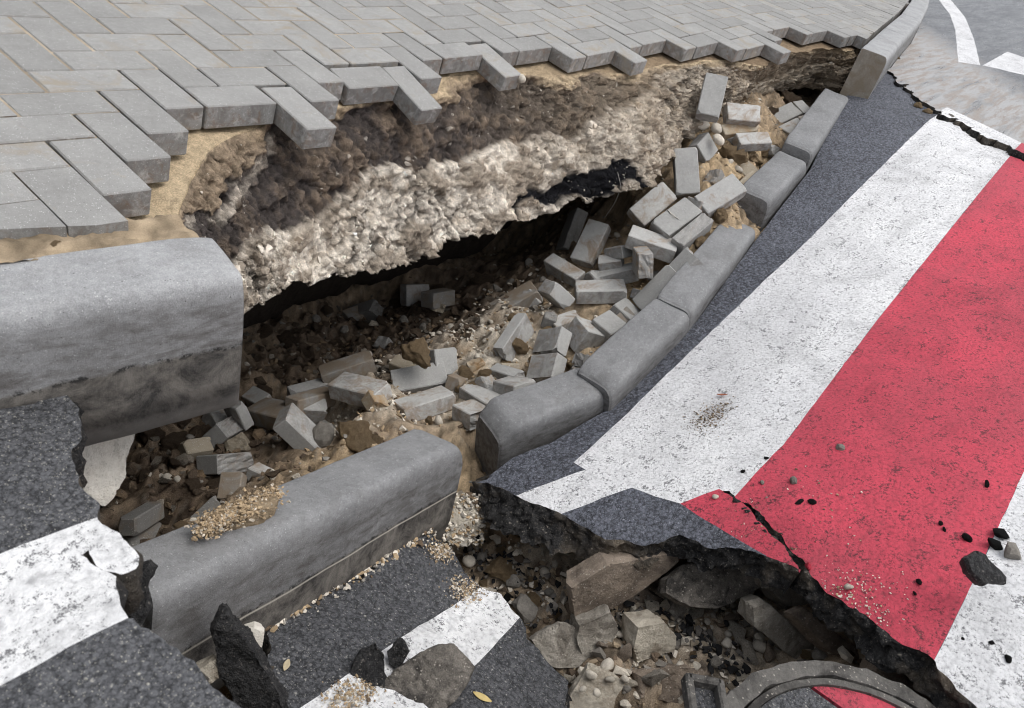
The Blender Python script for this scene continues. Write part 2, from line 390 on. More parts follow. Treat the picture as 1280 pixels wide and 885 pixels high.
o = mesh_obj('more_pavers', V, Fs, MAT['paver'], pavement); tag(o, kind='stuff')
# sand in the joints
V, Fs = [], []
skip = {c for (i, j) in droop if droop[(i, j)] > .005 for c in (((i, j), (i, j + 1)) if (i + j) % 4 == 0 else ((i, j), (i + 1, j)))}
for (a, b) in occupied:
    if (a, b) in skip or (-b - .5) * U < max(lineY(KERB_L, (a + .5) * U) + .07 if a < 1 else -9, lineY(KERB_R, (a + .5) * U) + .07 if a > 38 else -9): continue
    x0, y1 = a * U, -b * U; x1, y0 = x0 + U, y1 - U; s = .02
    if (a - 1, b) not in occupied: x0 += s
    if (a + 1, b) not in occupied: x1 -= s
    if (a, b + 1) not in occupied: y0 += s
    if (a, b - 1) not in occupied: y1 -= s
    dz = -.020 if front.get(a) is not None and b + 3 > front[a] else -.003
    n = len(V); V += [(x, y, float(sag(x, y)) + dz) for x, y in ((x0, y0), (x1, y0), (x1, y1), (x0, y1))]; Fs.append((n, n + 1, n + 2, n + 3))
V = np.array(V); g = fbm(V * 14, 3, 5)
colr = np.array([.33, .275, .205])[None] * (1 + .35 * g[:, None])
mesh_obj('joint_sand', V, Fs, MAT['sand'], pavement, col=colr)
sx_ = np.arange(-1.6, .10, .008); sv_ = np.linspace(-.05, .085, 17); V = np.array([(x, lineY(KERB_L, x) + v, 0.0) for x in sx_ for v in sv_])
V[:, 2] = sag(V[:, 0], V[:, 1]) - .014 + .009 * fbm(V * [22, 40, 1], 4, 15) + .004 * fbm(V * [90, 90, 1], 2, 16)
g = fbm(V * 30, 4, 17); mesh_obj('joint_sand', V, grid_faces(len(sx_), len(sv_)), MAT['sand'], pavement, smooth=True, col=np.array([.30, .235, .16])[None] * (1 + .5 * g[:, None]))
print('pavers', n_pav, 'rest', len(rest))

# ------------------------------------------------------------------ kerb stones
def m_kerb(name, stain, line, k=1.0):
    n = NM(name); v = n.objc(); tc = n.n('ShaderNodeTexCoord').outputs['Object']
    sx = n.n('ShaderNodeSeparateXYZ'); n.l(tc, sx.inputs[0])
    big = n.noise(v, 7, 5, .7); med = n.noise(v, 85, 5, .75); fine = n.noise(v, 380, 3, .8)
    f = n.math('ADD', n.math('MULTIPLY', big, .30), n.math('ADD', n.math('MULTIPLY', med, .30), n.math('MULTIPLY', fine, .40)))
    col = n.ramp(f, [(.36, (.145 * k, .147 * k, .150 * k)), (.64, (.34 * k, .343 * k, .346 * k))])
    vr = n.vor(v, 170); sp = n.ramp(vr.outputs['Distance'], [(.12, 1.0), (.24, 0.0)]); pk = n.math('GREATER_THAN', n.noise(v, 100, 1), .55)
    col = n.mix(n.math('MULTIPLY', n.math('MULTIPLY', sp, pk), .55), col, (.74, .74, .73))
    vd = n.vor(v, 95); dk = n.ramp(vd.outputs['Distance'], [(.06, 1.0), (.14, 0.0)]); pd = n.math('GREATER_THAN', n.noise(v, 45, 1), .57)
    col = n.mix(n.math('MULTIPLY', n.math('MULTIPLY', dk, pd), .8), col, (.04, .04, .04))
    # grime on the face, deepened to paint in its shade; scuffs along the stone
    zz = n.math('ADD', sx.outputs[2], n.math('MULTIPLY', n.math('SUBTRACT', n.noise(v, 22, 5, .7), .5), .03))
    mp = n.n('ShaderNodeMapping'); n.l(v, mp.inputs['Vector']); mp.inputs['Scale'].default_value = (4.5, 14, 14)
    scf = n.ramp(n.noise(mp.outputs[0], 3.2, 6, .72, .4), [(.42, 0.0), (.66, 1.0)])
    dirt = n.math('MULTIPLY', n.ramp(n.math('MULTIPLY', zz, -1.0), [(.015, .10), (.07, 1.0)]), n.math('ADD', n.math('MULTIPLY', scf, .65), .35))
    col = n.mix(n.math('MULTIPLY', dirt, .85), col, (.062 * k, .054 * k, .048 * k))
    col = n.mix(n.math('MULTIPLY', n.ramp(n.noise(v, 5, 6, .75, .5), [(.52, 0.0), (.68, 1.0)]), .4), col, (.13 * k, .125 * k, .12 * k))
    if stain:
        low = n.ramp(n.math('MULTIPLY', zz, -1.0), [(.146, 0.0), (.153, 1.0)])
        blotch = n.ramp(n.noise(v, 14, 6, .78, .5), [(.38, 0.0), (.62, 1.0)])
        col = n.mix(n.math('MULTIPLY', low, .9), col, n.mix(blotch, (.026, .023, .021), (.19, .172, .15)))
        foot = n.ramp(n.math('MULTIPLY', zz, -1.0), [(.262, 0.0), (.285, 1.0)])
        col = n.mix(n.math('MULTIPLY', foot, .6), col, (.42, .40, .37))
        tar = n.math('MULTIPLY', n.ramp(n.math('ABSOLUTE', n.math('ADD', zz, .15)), [(.002, 1.0), (.008, 0.0)]), n.ramp(n.noise(v, 40, 5, .7), [(.5, 0.0), (.56, 1.0)]))
        col = n.mix(n.math('MULTIPLY', tar, .9), col, (.012, .012, .012))
    if line:
        ln = n.ramp(n.math('ABSOLUTE', n.math('ADD', n.math('ADD', sx.outputs[2], .157), n.math('MULTIPLY', n.math('SUBTRACT', n.noise(v, 8, 3), .5), .004))), [(.001, 1.0), (.0024, 0.0)])
        col = n.mix(n.math('MULTIPLY', ln, .75), col, (.62, .58, .5))
    h = n.math('ADD', n.math('MULTIPLY', med, .6), fine)
    return n.fin(col, .88, n.bump(h, .55, .005), .28)
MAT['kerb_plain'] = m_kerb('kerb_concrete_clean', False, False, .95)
MAT['kerb_stain'] = m_kerb('kerb_concrete_stained', True, False, 1.45)
MAT['kerb_line'] = m_kerb('kerb_concrete_lined', True, True, 1.0)
MAT['kerb_pale'] = m_kerb('kerb_concrete_pale', False, False, 1.45)
PROF = [(.0, -.30), (.0, -.22), (.0, -.15), (.0005, -.075), (.0015, -.040), (.004, -.022), (.009, -.010), (.017, -.003), (.027, -.0005), (.036, 0), (.09, 0), (.140, 0), (.146, -.002), (.149, -.006), (.15, -.014), (.15, -.10), (.15, -.20), (.15, -.30)]
def kerb(A, B, mat, roll=0.0, prof=PROF, hgt=1.0, seg=26, seed=1, rough=.0016, cutA=0.0, cutB=0.0, chipA=0.0, chipB=0.0, bend=0.0):
    A = np.array(A); B = np.array(B); X = B - A; L = np.linalg.norm(X); X /= L
    Y = np.cross([0, 0, 1], X); Y /= np.linalg.norm(Y); Zv = np.cross(X, Y)
    c, s = math.cos(roll), math.sin(roll); Y2 = c * Y - s * Zv; Z2 = s * Y + c * Zv      # roll tips the top towards the back
    V = []; n = len(prof)
    us = np.r_[0, .004, .012, np.linspace(.03, L - .03, seg), L - .012, L - .004, L]
    for u in us:
        e = min(u, L - u); ins = .004 * (1 - min(1, e / .004)) + .0015 * (1 - min(1, e / .012))
        ch = (chipA if u < L / 2 else chipB) * max(0, 1 - e / .05)
        for (a, b) in prof:
            aa = a + (ins if a < .075 else -ins); bb = b * hgt - (ins if b > -.2 else -ins)
            top = max(0, 1 + b / .06) if b > -.06 else 0
            xx = u + (cutA * (a / .15) * (1 - u / L)) + (cutB * (a / .15) * (u / L))
            V.append((xx, aa + ch * (.5 if a < .07 else -.3) * top + bend * 4 * (u / L) * (1 - u / L), bb - ch * top))
    V = np.array(V); P = V * 9 + seed * 7.1
    V = V + rough * np.stack([fbm(P, 3, 1), fbm(P, 3, 2), fbm(P, 3, 3)], -1) + .0007 * np.stack([vnoise(V * 90 + seed, 4 + k) for k in range(3)], -1)
    m = len(us); Fs = []
    for i in range(m - 1):
        for j in range(n):
            a, b = i * n + j, i * n + (j + 1) % n; Fs.append((a, a + n, b + n, b)[::-1])
    Fs.append(tuple(range(n))[::-1][::-1]); Fs.append(tuple(range((m - 1) * n, m * n))[::-1])
    o = mesh_obj('kerb_stone', V, Fs, mat, smooth=False)
    for p in o.data.polygons: p.use_smooth = len(p.vertices) == 4
    M = Matrix.Identity(4)
    for r in range(3): M[r][0], M[r][1], M[r][2], M[r][3] = X[r], Y2[r], Z2[r], A[r]
    o.matrix_world = M; return o
# intact kerb on the pavement side of the hole
kd = np.array([.35, -.062, 0]); kd /= np.linalg.norm(kd); kr = at(309, 346, -.07) + np.array([0, 0, .004])
o = kerb(kr - kd * 1.0, kr, MAT['kerb_stain'], seed=3, chipB=.008); tag(o, 'grey kerb stone still in place, its dark stained foot hanging over the hole', 'kerb stone')
o = kerb(kr - kd * 2.005, kr - kd * 1.005, MAT['kerb_stain'], seed=4); tag(o, 'grey kerb stone standing beyond the one that hangs over the hole', 'kerb stone')
KS = [((198,745,-.50),(586,551,-.80),'kerb_line',.20,'long fallen kerb stone with a pale line along its face, beside the sunken white-lined strip',dict(chipB=.03, cutA=.03, rough=.003)),
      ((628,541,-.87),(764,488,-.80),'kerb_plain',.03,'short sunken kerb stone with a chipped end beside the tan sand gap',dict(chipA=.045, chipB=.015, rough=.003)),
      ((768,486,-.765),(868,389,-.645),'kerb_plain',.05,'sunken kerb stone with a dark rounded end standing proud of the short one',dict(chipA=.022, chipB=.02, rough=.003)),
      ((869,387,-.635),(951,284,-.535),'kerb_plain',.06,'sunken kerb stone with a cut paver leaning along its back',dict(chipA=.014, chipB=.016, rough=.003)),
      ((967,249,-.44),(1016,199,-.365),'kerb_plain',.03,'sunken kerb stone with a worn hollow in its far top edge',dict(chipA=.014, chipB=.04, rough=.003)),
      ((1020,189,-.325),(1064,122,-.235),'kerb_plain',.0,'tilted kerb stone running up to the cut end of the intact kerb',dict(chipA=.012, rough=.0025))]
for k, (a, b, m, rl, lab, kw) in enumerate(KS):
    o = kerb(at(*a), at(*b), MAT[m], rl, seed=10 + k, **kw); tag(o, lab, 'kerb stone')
def kerb_far_pts():
    return [(4.07, -.405), (5.05, -.213), (6.03, -.028), (7.02, .195), (7.98, .44), (8.94, .73), (9.87, 1.09), (10.78, 1.49), (11.68, 1.95)]
kp = kerb_far_pts()
o = kerb((*kp[0], .0), (*kp[1], .0), MAT['kerb_pale'], seed=31); tag(o, 'intact kerb stone whose brown cut end stands over the hole', 'kerb stone')
_end = [(-.002, a * .985 + .001, b * .985 - .002) for a, b in PROF]; _e2 = [(.001, a, b) for _, a, b in _end]; _n = len(_end)
e_ = mesh_obj('cut_end', _end + _e2, [tuple(range(_n))] + [(k, k + _n, (k + 1) % _n + _n, (k + 1) % _n) for k in range(_n)], m_concrete('soiled_concrete', (.17, .155, .13), (.36, .33, .28), dirt=.5, rndv=0, dirtcol=(.14, .115, .085)), o); e_['label'] = 'brown soil-stained cut end'
for k in range(1, 8):
    o = kerb((*kp[k], .0), (*(np.array(kp[k + 1]) - .004 * (np.array(kp[k + 1]) - np.array(kp[k]))), .0), MAT['kerb_pale'], seed=31 + k)
    tag(o, '%s kerb stone after the cut one in the unbroken row' % ('second third fourth fifth sixth seventh eighth'.split()[k - 1]), 'kerb stone', 'kerb stones in the unbroken row')
BRICKS = [
  (0,(2.485,-0.234,-0.46),(0.366,0.446,-0.002,-0.816),(0.2,0.1,0.06),'grey paver stood upright on its short edge at the end of the dark hollow'),
  (0,(2.707,-0.175,-0.411),(0.723,0.433,0.152,-0.516),(0.1,0.1,0.06),'half hidden grey paver piece under the three white stones'),
  (0,(2.315,-0.215,-0.593),(0.933,0.2,-0.3,0.004),(0.2,0.1,0.06),'grey paver lying tilted against the upright one,over the dark hollow'),
  (0,(2.265,-0.361,-0.575),(0.97,0.066,-0.227,-0.049),(0.2,0.1,0.06),'darker grey paver with a shred of pale string hanging on it'),
  (0,(2.469,-0.421,-0.478),(0.94,0.112,-0.301,-0.116),(0.2,0.1,0.06),'grey paver resting against the back of the kerb row,beside the string-hung one'),
  (1,(2.257,-0.451,-0.602),(0.979,0.047,-0.197,-0.014),(0.2,0.06,0.1),'paver on its side with a rough broken grey face up'),
  (0,(2.123,-0.361,-0.65),(0.837,0.026,-0.024,-0.547),(0.2,0.1,0.06),'paver on edge with a light top and a brown stained side'),
  (0,(2.15,-0.086,-0.81),(0.113,0.359,-0.06,-0.924),(0.2,0.1,0.06),'grey paver leaning back beside a chalk crusted one'),
  (1,(2.288,0.1,-0.883),(0.272,0.35,0.247,-0.862),(0.2,0.06,0.1),'paver caked with pale mortar and stones,leaning into the hollow'),
  (0,(1.98,-0.109,-0.902),(0.634,0.101,-0.228,-0.732),(0.2,0.06,0.1),'small slanting paver half coated with tan sand'),
  (0,(2.035,-0.296,-0.819),(0.887,-0.186,-0.172,-0.386),(0.19,0.075,0.06),'grey paver lying behind the one with two white pebbles'),
  (1,(2.011,-0.401,-0.682),(0.377,0.6,0.122,-0.695),(0.1,0.06,0.12),'stub of paver showing a rough broken end upright'),
  (0,(1.912,-0.319,-0.84),(0.903,-0.083,-0.106,-0.408),(0.2,0.1,0.06),'grey paver with two white pebbles on top and a rusty brown side'),
  (0,(2.001,-0.516,-0.748),(0.861,-0.138,-0.45,-0.193),(0.2,0.1,0.06),'dark grey paver leaning along the back of the sunken kerb'),
  (0,(2.087,-0.547,-0.635),(0.854,-0.195,-0.435,-0.205),(0.095,0.1,0.06),'short cut paver at the upper end of the one along the kerb'),
  (0,(2.083,-0.27,-0.851),(0.863,-0.047,-0.225,-0.449),(0.1,0.06,0.2),'brown stained paver end under the leaning paver'),
  (0,(2.091,-0.254,-0.74),(0.891,0.447,-0.035,-0.069),(0.08,0.05,0.1),'dark paver corner in the shade of the brown-sided one'),
  (0,(1.762,-0.214,-0.87),(0.719,0.534,0.061,-0.44),(0.11,0.06,0.1),'small blue grey paver end poking out of the sand'),
  (0,(1.756,-0.477,-0.857),(0.995,0.018,-0.091,-0.041),(0.1,0.1,0.06),'half paver lying flat by the brown stone near the kerb'),
  (0,(1.893,-0.463,-0.853),(0.993,0.109,0.022,0.033),(0.1,0.1,0.06),'half buried paver below the long one along the kerb'),
  (0,(1.711,-0.323,-0.927),(0.947,-0.153,-0.143,-0.241),(0.11,0.08,0.06),'top paver piece of the small stack of broken ones'),
  (0,(1.561,-0.372,-0.927),(0.328,0.197,0.36,-0.851),(0.1,0.06,0.13),'broken paver with a pale ribbed end,in the middle of the stack'),
  (0,(1.465,-0.434,-0.968),(0.346,0.164,0.395,-0.835),(0.1,0.06,0.13),'broken paver with a pale ribbed end,lowest of the stack'),
  (0,(1.675,-0.436,-0.898),(0.966,0.031,0.175,-0.187),(0.12,0.1,0.1),'grey paver tipped down to the right of the small stack'),
  (0,(1.363,-0.349,-1.027),(0.681,-0.07,-0.216,-0.697),(0.13,0.05,0.08),'paver piece sunk into tan sand between stack and flat paver'),
  (0,(1.3,-0.423,-0.989),(0.837,0.541,0.037,-0.07),(0.12,0.06,0.1),'broken paver with a pointed top beside the short kerb stone'),
  (0,(1.213,-0.385,-1.036),(0.639,-0.102,-0.105,-0.755),(0.2,0.1,0.06),'clean flat grey paver by the end of the short kerb stone'),
  (0,(1.117,-0.401,-1.037),(0.645,-0.137,-0.083,-0.747),(0.1,0.1,0.06),'half paver wedged between the flat paver and the kerb gap'),
  (0,(1.511,-0.238,-0.98),(0.098,0.196,-0.223,-0.95),(0.2,0.05,0.1),'narrow paver edge buried slanting in the gravel'),
  (2,(1.779,-0.034,-1.024),(0.919,-0.137,-0.283,-0.238),(0.2,0.1,0.06),'dusty paver half covered with sand and gravel'),
  (0,(1.274,-0.11,-1.077),(0.897,0.423,-0.003,-0.128),(0.1,0.1,0.06),'grey paver standing behind the flat one with crumbs of soil'),
  (0,(1.162,-0.112,-1.115),(0.947,0.077,-0.161,-0.268),(0.2,0.1,0.06),'grey paver lying flat with crumbs of brown soil on top'),
  (0,(1.066,-0.233,-1.095),(0.969,-0.2,-0.025,-0.14),(0.2,0.1,0.06),'grey paver with sand on top,next to the fallen kerb'),
  (0,(0.926,-0.052,-1.096),(0.811,0.576,0.053,0.091),(0.1,0.06,0.2),'paver with a light grey end,tipped into the sand'),
  (2,(1.019,0.114,-1.157),(0.954,-0.13,-0.141,-0.233),(0.2,0.08,0.06),'long dark paver half buried in gravel under the hollow'),
  (0,(0.875,0.142,-1.213),(0.987,-0.065,-0.031,-0.14),(0.15,0.05,0.05),'pale paver edge above the dusty buried pair'),
  (2,(0.816,0.062,-1.178),(0.977,-0.149,0.136,0.069),(0.2,0.06,0.06),'dusty thin paver edge buried in gravel'),
  (0,(0.787,0.054,-1.257),(0.968,0.09,0.1,-0.211),(0.1,0.06,0.2),'dark upright paver end behind the round stone'),
  (2,(0.701,0.108,-1.216),(0.705,-0.137,-0.206,-0.664),(0.2,0.1,0.06),'dusty grey paver with brown crumbs lying over a dark gap'),
  (0,(0.769,0.231,-1.341),(0.709,0.039,-0.235,-0.663),(0.1,0.06,0.2),'pale paver corner sticking up under the hanging kerb'),
  (0,(0.57,0.237,-1.271),(0.985,0.105,0.132,-0.031),(0.08,0.07,0.06),'small grey paver corner beside the pale one under the hanging kerb'),
  (0,(0.589,0.159,-1.195),(0.656,0.443,0.39,-0.47),(0.1,0.04,0.08),'narrow dark paver edge between broken corners'),
  (0,(0.544,0.152,-1.249),(0.815,0.247,-0.521,-0.057),(0.1,0.06,0.16),'pale grey paver end sloping down into the dark soil'),
  (0,(0.433,-0.007,-1.199),(0.75,0.222,-0.499,-0.374),(0.1,0.06,0.14),'blue grey paver end buried in brown clods'),
  (0,(0.641,-0.116,-1.107),(0.529,0.662,-0.046,-0.529),(0.2,0.06,0.1),'clean grey paver propped against the fallen kerb'),
  (2,(0.112,-0.095,-1.232),(0.924,0.292,0.245,0.004),(0.15,0.075,0.06),'dark grey paver lying against the near end of the fallen kerb'),
  (2,(0.117,-0.085,-1.162),(0.914,-0.22,0.193,0.282),(0.16,0.05,0.05),'thin dusty paver plate in the lowest dark corner'),
  (2,(0.197,-0.288,-1.022),(0.97,-0.129,-0.208,0.009),(0.08,0.06,0.05),'dark paver fragment behind the sand heap on the kerb'),
  (2,(1.6,0.653,-1.477),(0.997,0.042,-0.032,-0.052),(0.18,0.07,0.1),'dim paver lying in the mouth of the hollow'),
  (0,(1.777,0.509,-1.319),(0.854,0.493,-0.047,-0.161),(0.12,0.1,0.07),'square grey paver end standing in the mouth of the hollow'),
  (2,(1.739,0.339,-1.221),(0.833,0.549,0.037,-0.063),(0.14,0.07,0.08),'low grey paver edge beside the square end in the hollow'),
  (2,(1.606,0.653,-1.459),(0.815,-0.011,-0.381,-0.437),(0.18,0.07,0.08),'dim broken paver deep in the hollow'),
  (0,(3.69,-0.142,-0.395),(0.956,0.057,-0.242,-0.158),(0.15,0.1,0.06),'grey paver topmost of the small pile at the far end'),
  (0,(3.552,-0.26,-0.402),(0.941,-0.076,-0.253,-0.21),(0.11,0.1,0.06),'short grey paver leaning on the pile by the tilted kerb stone'),
  (0,(3.85,-0.17,-0.38),(0.454,0.121,-0.119,-0.875),(0.13,0.06,0.08),'narrow paver behind the far pile,under the black soil'),
  (0,(3.725,-0.255,-0.384),(0.984,0.039,-0.113,-0.129),(0.13,0.05,0.08),'thin paver sliver between the far pile and the kerb'),
  (0,(2.999,-0.171,-0.29),(0.89,0.291,-0.157,-0.314),(0.165,0.088,0.055),'grey paver tilted forward under the paving overhang'),
  (0,(2.975,-0.279,-0.37),(0.937,0.168,-0.145,-0.271),(0.165,0.07,0.055),'pale paver with tan sand on it over a dark gap'),
  (0,(2.75,-0.104,-0.209),(0.242,0.378,0.038,-0.893),(0.2,0.1,0.06),'paver leaning upright against the bank under the paving edge'),
  (3,(2.988,-0.192,-0.36),(0.946,0.197,-0.147,-0.21),(0.2,0.06,0.06),'sandy brown slab piece under the tilted far paver'),
  (3,(2.779,-0.41,-0.482),(0.984,0.107,-0.133,0.046),(0.13,0.06,0.06),'tan paver piece tucked behind the worn kerb stone'),
]

# ------------------------------------------------------------------ cut bank under the pavement
RIM = [(215,285),(232,235),(262,180),(335,152),(400,130),(485,112),(560,93),(640,88),(690,92),(760,88),(850,78),(905,72),(950,80),(985,66),(1040,60),(1068,60)]
LIP = [(315,380,-.40),(330,372,-.44),(385,350,-.50),(450,335,-.55),(520,315,-.60),(590,292,-.62),(650,277,-.62),(700,262,-.58),(760,243,-.52),(800,236,-.47),(835,200,-.42),(868,165,-.38),(892,150,-.38),(935,125,-.38),(995,112,-.36),(1050,118,-.34)]
# layer ends along the face: sand, dark soil, (chalk), black seam start / end, brownness
LAY = [(.08,.55,2,2,0),(.22,.60,2,2,0),(.30,.62,2,2,0),(.06,.52,2,2,0),(.10,.47,2,2,0),(.10,.50,2,2,0),(.15,.52,.87,.90,.1),(.12,.55,.83,.94,.3),(.10,.50,.84,.97,.5),(.12,.35,.87,.99,.7),(.15,.10,2,2,.9),(.10,.1,2,2,1),(.1,.35,2,2,1),(.1,.7,2,2,.9),(.3,.5,2,2,1),(.4,.4,2,2,1)]
def rim_pt(q):
    z = -.15
    for _ in range(25):
        a = at(*q, z); z = float(sag(a[0], a[1])) - .068
    return at(*q, z)
rimw = np.array([rim_pt(q) for q in RIM]); lipw = np.array([at(*q) for q in LIP]); lay = np.array(LAY)
rimw = np.vstack([rimw[0] + [-.12, -.14, -.01], rimw, rimw[-1] + [.35, .02, 0]]); lipw = np.vstack([lipw[0] + [-.22, -.12, .02], lipw, lipw[-1] + [.3, .05, 0]]); lay = np.vstack([lay[0], lay, lay[-1]])
def cr(P, t):
    P = np.asarray(P, float); n = len(P); i = np.clip(np.floor(t).astype(int), 0, n - 2); f = (t - i)[:, None]
    g = lambda k: P[np.clip(k, 0, n - 1)]
    a, b, c, d = g(i - 1), g(i), g(i + 1), g(i + 2)
    return .5 * ((2 * b) + (-a + c) * f + (2 * a - 5 * b + 4 * c - d) * f ** 2 + (-a + 3 * b - 3 * c + d) * f ** 3)
NS = 880; ts = np.linspace(0, len(rimw) - 1.001, NS)
rim = cr(rimw, ts); lip = cr(lipw, ts); ly = cr(lay, ts)
rim[:, 1] += .018 * fbm(np.c_[rim[:, 0] * 9, rim[:, 0] * 0, rim[:, 0] * 0], 4, 3); lip[:, 2] += .014 * fbm(np.c_[lip[:, 0] * 30, lip[:, 0] * 0, lip[:, 0] * 0 + 7], 3, 9) + .018 * fbm(np.c_[lip[:, 0] * 8, lip[:, 0] * 0, lip[:, 0] * 0 + 4], 4, 8)
rows = []; tv = []
for t in np.linspace(1, 0, 24)[:-1]:                    # shelf of sand under the pavers
    p = rim.copy(); p[:, 1] += 1.3 * t ** 1.6; p[:, 2] = sag(p[:, 0], p[:, 1]) - .068; rows.append(p); tv.append(-t)
for t in np.linspace(0, 1, 125):
    p = rim + (lip - rim) * t; p[:, 1] -= .008 * math.sin(math.pi * t) ; p[:, 2] += .02 * math.sin(math.pi * t); rows.append(p); tv.append(t)
for t in np.linspace(0, 1, 36)[1:]:                     # roof and back of the hollow
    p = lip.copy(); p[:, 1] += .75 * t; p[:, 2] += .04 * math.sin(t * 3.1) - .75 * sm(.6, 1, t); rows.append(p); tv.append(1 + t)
G = np.array(rows).transpose(1, 0, 2); tv = np.array(tv); S, T = G.shape[:2]
face = sm(.02, .10, tv) * (1 - .5 * sm(1.2, 1.6, tv)); P = G.reshape(-1, 3)
tt = np.tile(tv, S); ff = np.tile(face, S); L0 = np.repeat(ly, T, axis=0)
wob = .10 * fbm(P * [5, 5, 9], 4, 21); te = tt + wob
te = te + .025 * fbm(P * 38, 3, 23)
dark = sm(L0[:, 0] - .012, L0[:, 0] + .02, te) * (1 - sm(L0[:, 1] - .012, L0[:, 1] + .016, te)) * (1 - .0 * L0[:, 4])
chalk = sm(L0[:, 1] - .012, L0[:, 1] + .016, te) * (1 - sm(1.05, 1.25, tt))
w1, id1 = worley(P * 24 + .6 * fbm(P * 12, 2, 35)[:, None], 3); w2, id2 = worley(P * 58, 5); w3, id3 = worley(P * 130, 9)
PR = P @ np.array(Matrix.Rotation(.7, 3, 'Y') @ Matrix.Rotation(.6, 3, 'X') @ Matrix.Rotation(.4, 3, 'Z')).T; big = fbm(PR * 6, 4, 31); med = fbm(PR * 24, 5, 32); fin = fbm(PR * 90, 3, 33); Pr = P + .03 * np.stack([fbm(P * 7 + 3.1 * k, 3, 44 + k) for k in range(3)], -1); RT = np.array(Matrix.Rotation(.5, 3, 'Y') @ Matrix.Rotation(.35, 3, 'X')); strat = fbm((Pr * [5, 5, 40]) @ RT.T, 4, 36); fib = fbm(P * [75, 75, 16], 3, 37)
rubb = np.clip(.45 + 1.1 * fbm(P * 5, 3, 38), 0, 1)                      # where the face is loose and lumpy rather than packed
lump = ((.5 - w1) * .022 + (.5 - w2) * .018 * (id2 > .35) + (.5 - w3) * .008) * (.35 + .9 * rubb)
disp = ff * (big * .024 + med * .015 + fin * .0055 + strat * .010) + ff * lump * (.40 + .6 * chalk + .35 * L0[:, 4])
seam = sm(L0[:, 2] - .015, L0[:, 2] + .015, te * .5 + tt * .5) * (1 - sm(L0[:, 3], L0[:, 3] + .03, te * .5 + tt * .5))
disp -= seam * .014; disp += ff * .014 * chalk - ff * .012 * dark
nrm = np.array([-.15, -.95, .25]); Q = P + disp[:, None] * nrm * 1.0 + (ff * fin * .005)[:, None] * np.array([1, 0, 1])
Q[:, 2] = np.where(tt < 0.02, np.minimum(Q[:, 2], sag(Q[:, 0], Q[:, 1]) - .064) - .006 * (1 + med) * (tt > -.6), Q[:, 2])
c_tan, c_dark, c_brown, c_chalk, c_black = map(np.array, ((.56,.44,.29), (.072,.061,.056), (.23,.175,.128), (.84,.765,.66), (.012,.012,.014)))
one = np.ones((len(P), 1)); mixc = lambda a, b, k: a + (b - a) * np.clip(k, 0, 1)[:, None]
base = one * c_tan
base = mixc(base, one * c_brown, sm(.02, .12, te) * .8)
base = mixc(base, c_dark + (c_brown - c_dark) * np.clip(.15 + .7 * med + .5 * big + .35 * fib, 0, 1)[:, None] * .75, dark * (1 - .35 * L0[:, 4]))
base = mixc(base, c_chalk * (1 + .12 * big)[:, None], chalk * np.clip(1.05 - .5 * L0[:, 4] + .45 * med + .3 * strat, 0, 1))
base = mixc(base, one * (.34, .28, .215), chalk * sm(.0, .5, big + .6 * strat + .5 * med) * .8); base = mixc(base, one * (.20, .155, .115), chalk * sm(.3, .75, med + .6 * fin) * .5)
base = mixc(base, one * (.36, .295, .215), L0[:, 4] * .45 * (tt > .05)); base = mixc(base, one * (.16, .12, .085), L0[:, 4] * .55 * sm(.1, .5, med + .5 * fib) * (tt > .08))
spk = (id2 > .93) & (w2 < .36) & (tt > .12) & (tt < 1.05) & (rubb > .35); base[spk] = base[spk] * .45 + np.array([.62, .57, .49]) * .55
tsv = np.repeat(ts, T); streak = np.exp(-((te - L0[:, 0] - .06) / .035) ** 2) * (1 - sm(3.2, 4.6, tsv)) * np.clip(.7 + .9 * med, 0, 1)
base = mixc(base, one * (.62, .55, .46), streak * .75)
base *= (1 - .40 * sm(.45, .8, w1) * chalk * rubb - .35 * sm(.4, .75, w2) * (.4 + .6 * rubb))[:, None] * (1 + .30 * fin + .16 * fib)[:, None]
base = mixc(base, one * c_black, seam)
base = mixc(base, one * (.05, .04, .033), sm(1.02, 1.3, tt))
base = mixc(base, c_tan + (np.array([.26, .19, .125]) - c_tan) * np.clip(L0[:, 4:5] * 1.1 - .1, 0, 1), (tt <= .02) * 1.0)
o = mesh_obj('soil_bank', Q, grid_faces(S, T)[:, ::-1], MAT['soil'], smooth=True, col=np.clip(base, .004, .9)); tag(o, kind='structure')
BANK = (Q, tt, chalk, L0[:, 4], base)

# ------------------------------------------------------------------ floor of the hole
X = np.arange(-.75, 4.75, .014); Y = np.arange(-2.6, 1.1, .014); GX, GY = np.meshgrid(X, Y, indexing='ij')
FZ = FLOOR(GX.ravel(), GY.ravel()); P = np.c_[GX.ravel(), GY.ravel(), FZ]
w1, id1 = worley(P * [11, 11, 3], 41); w2, id2 = worley(P * [30, 30, 8], 42); w3, id3 = worley(P * [75, 75, 20], 43)
big = fbm(P * 4, 4, 51); med = fbm(P * 18, 4, 52); fin = fbm(P * 70, 3, 53)
def blob(px, py, z, r): 
    a = at(px, py, z); return np.exp(-((P[:, 0] - a[0]) ** 2 + (P[:, 1] - a[1]) ** 2) / r ** 2)
gravel = np.clip(1.2 * blob(600,400,-.97,.28) + blob(560,430,-.98,.25) + .8 * blob(450,470,-1.0,.2) + .6 * blob(640,360,-.95,.2) + .9 * blob(860,790,-1.08,.25) + .6 * blob(690,690,-1.15,.2), 0, 1)
darkened = np.clip(blob(230,560,-1.1,.35) + blob(400,400,-1.18,.4) + blob(520,350,-1.1,.35) + .7 * blob(180,640,-1.0,.2) + blob(630,300,-1.0,.4) + .9 * blob(990,120,-.38,.25) + .25 * blob(760,860,-1.1,.4), 0, 1)  # dark brown soil, plus the shade of the hollow painted into the floor colour
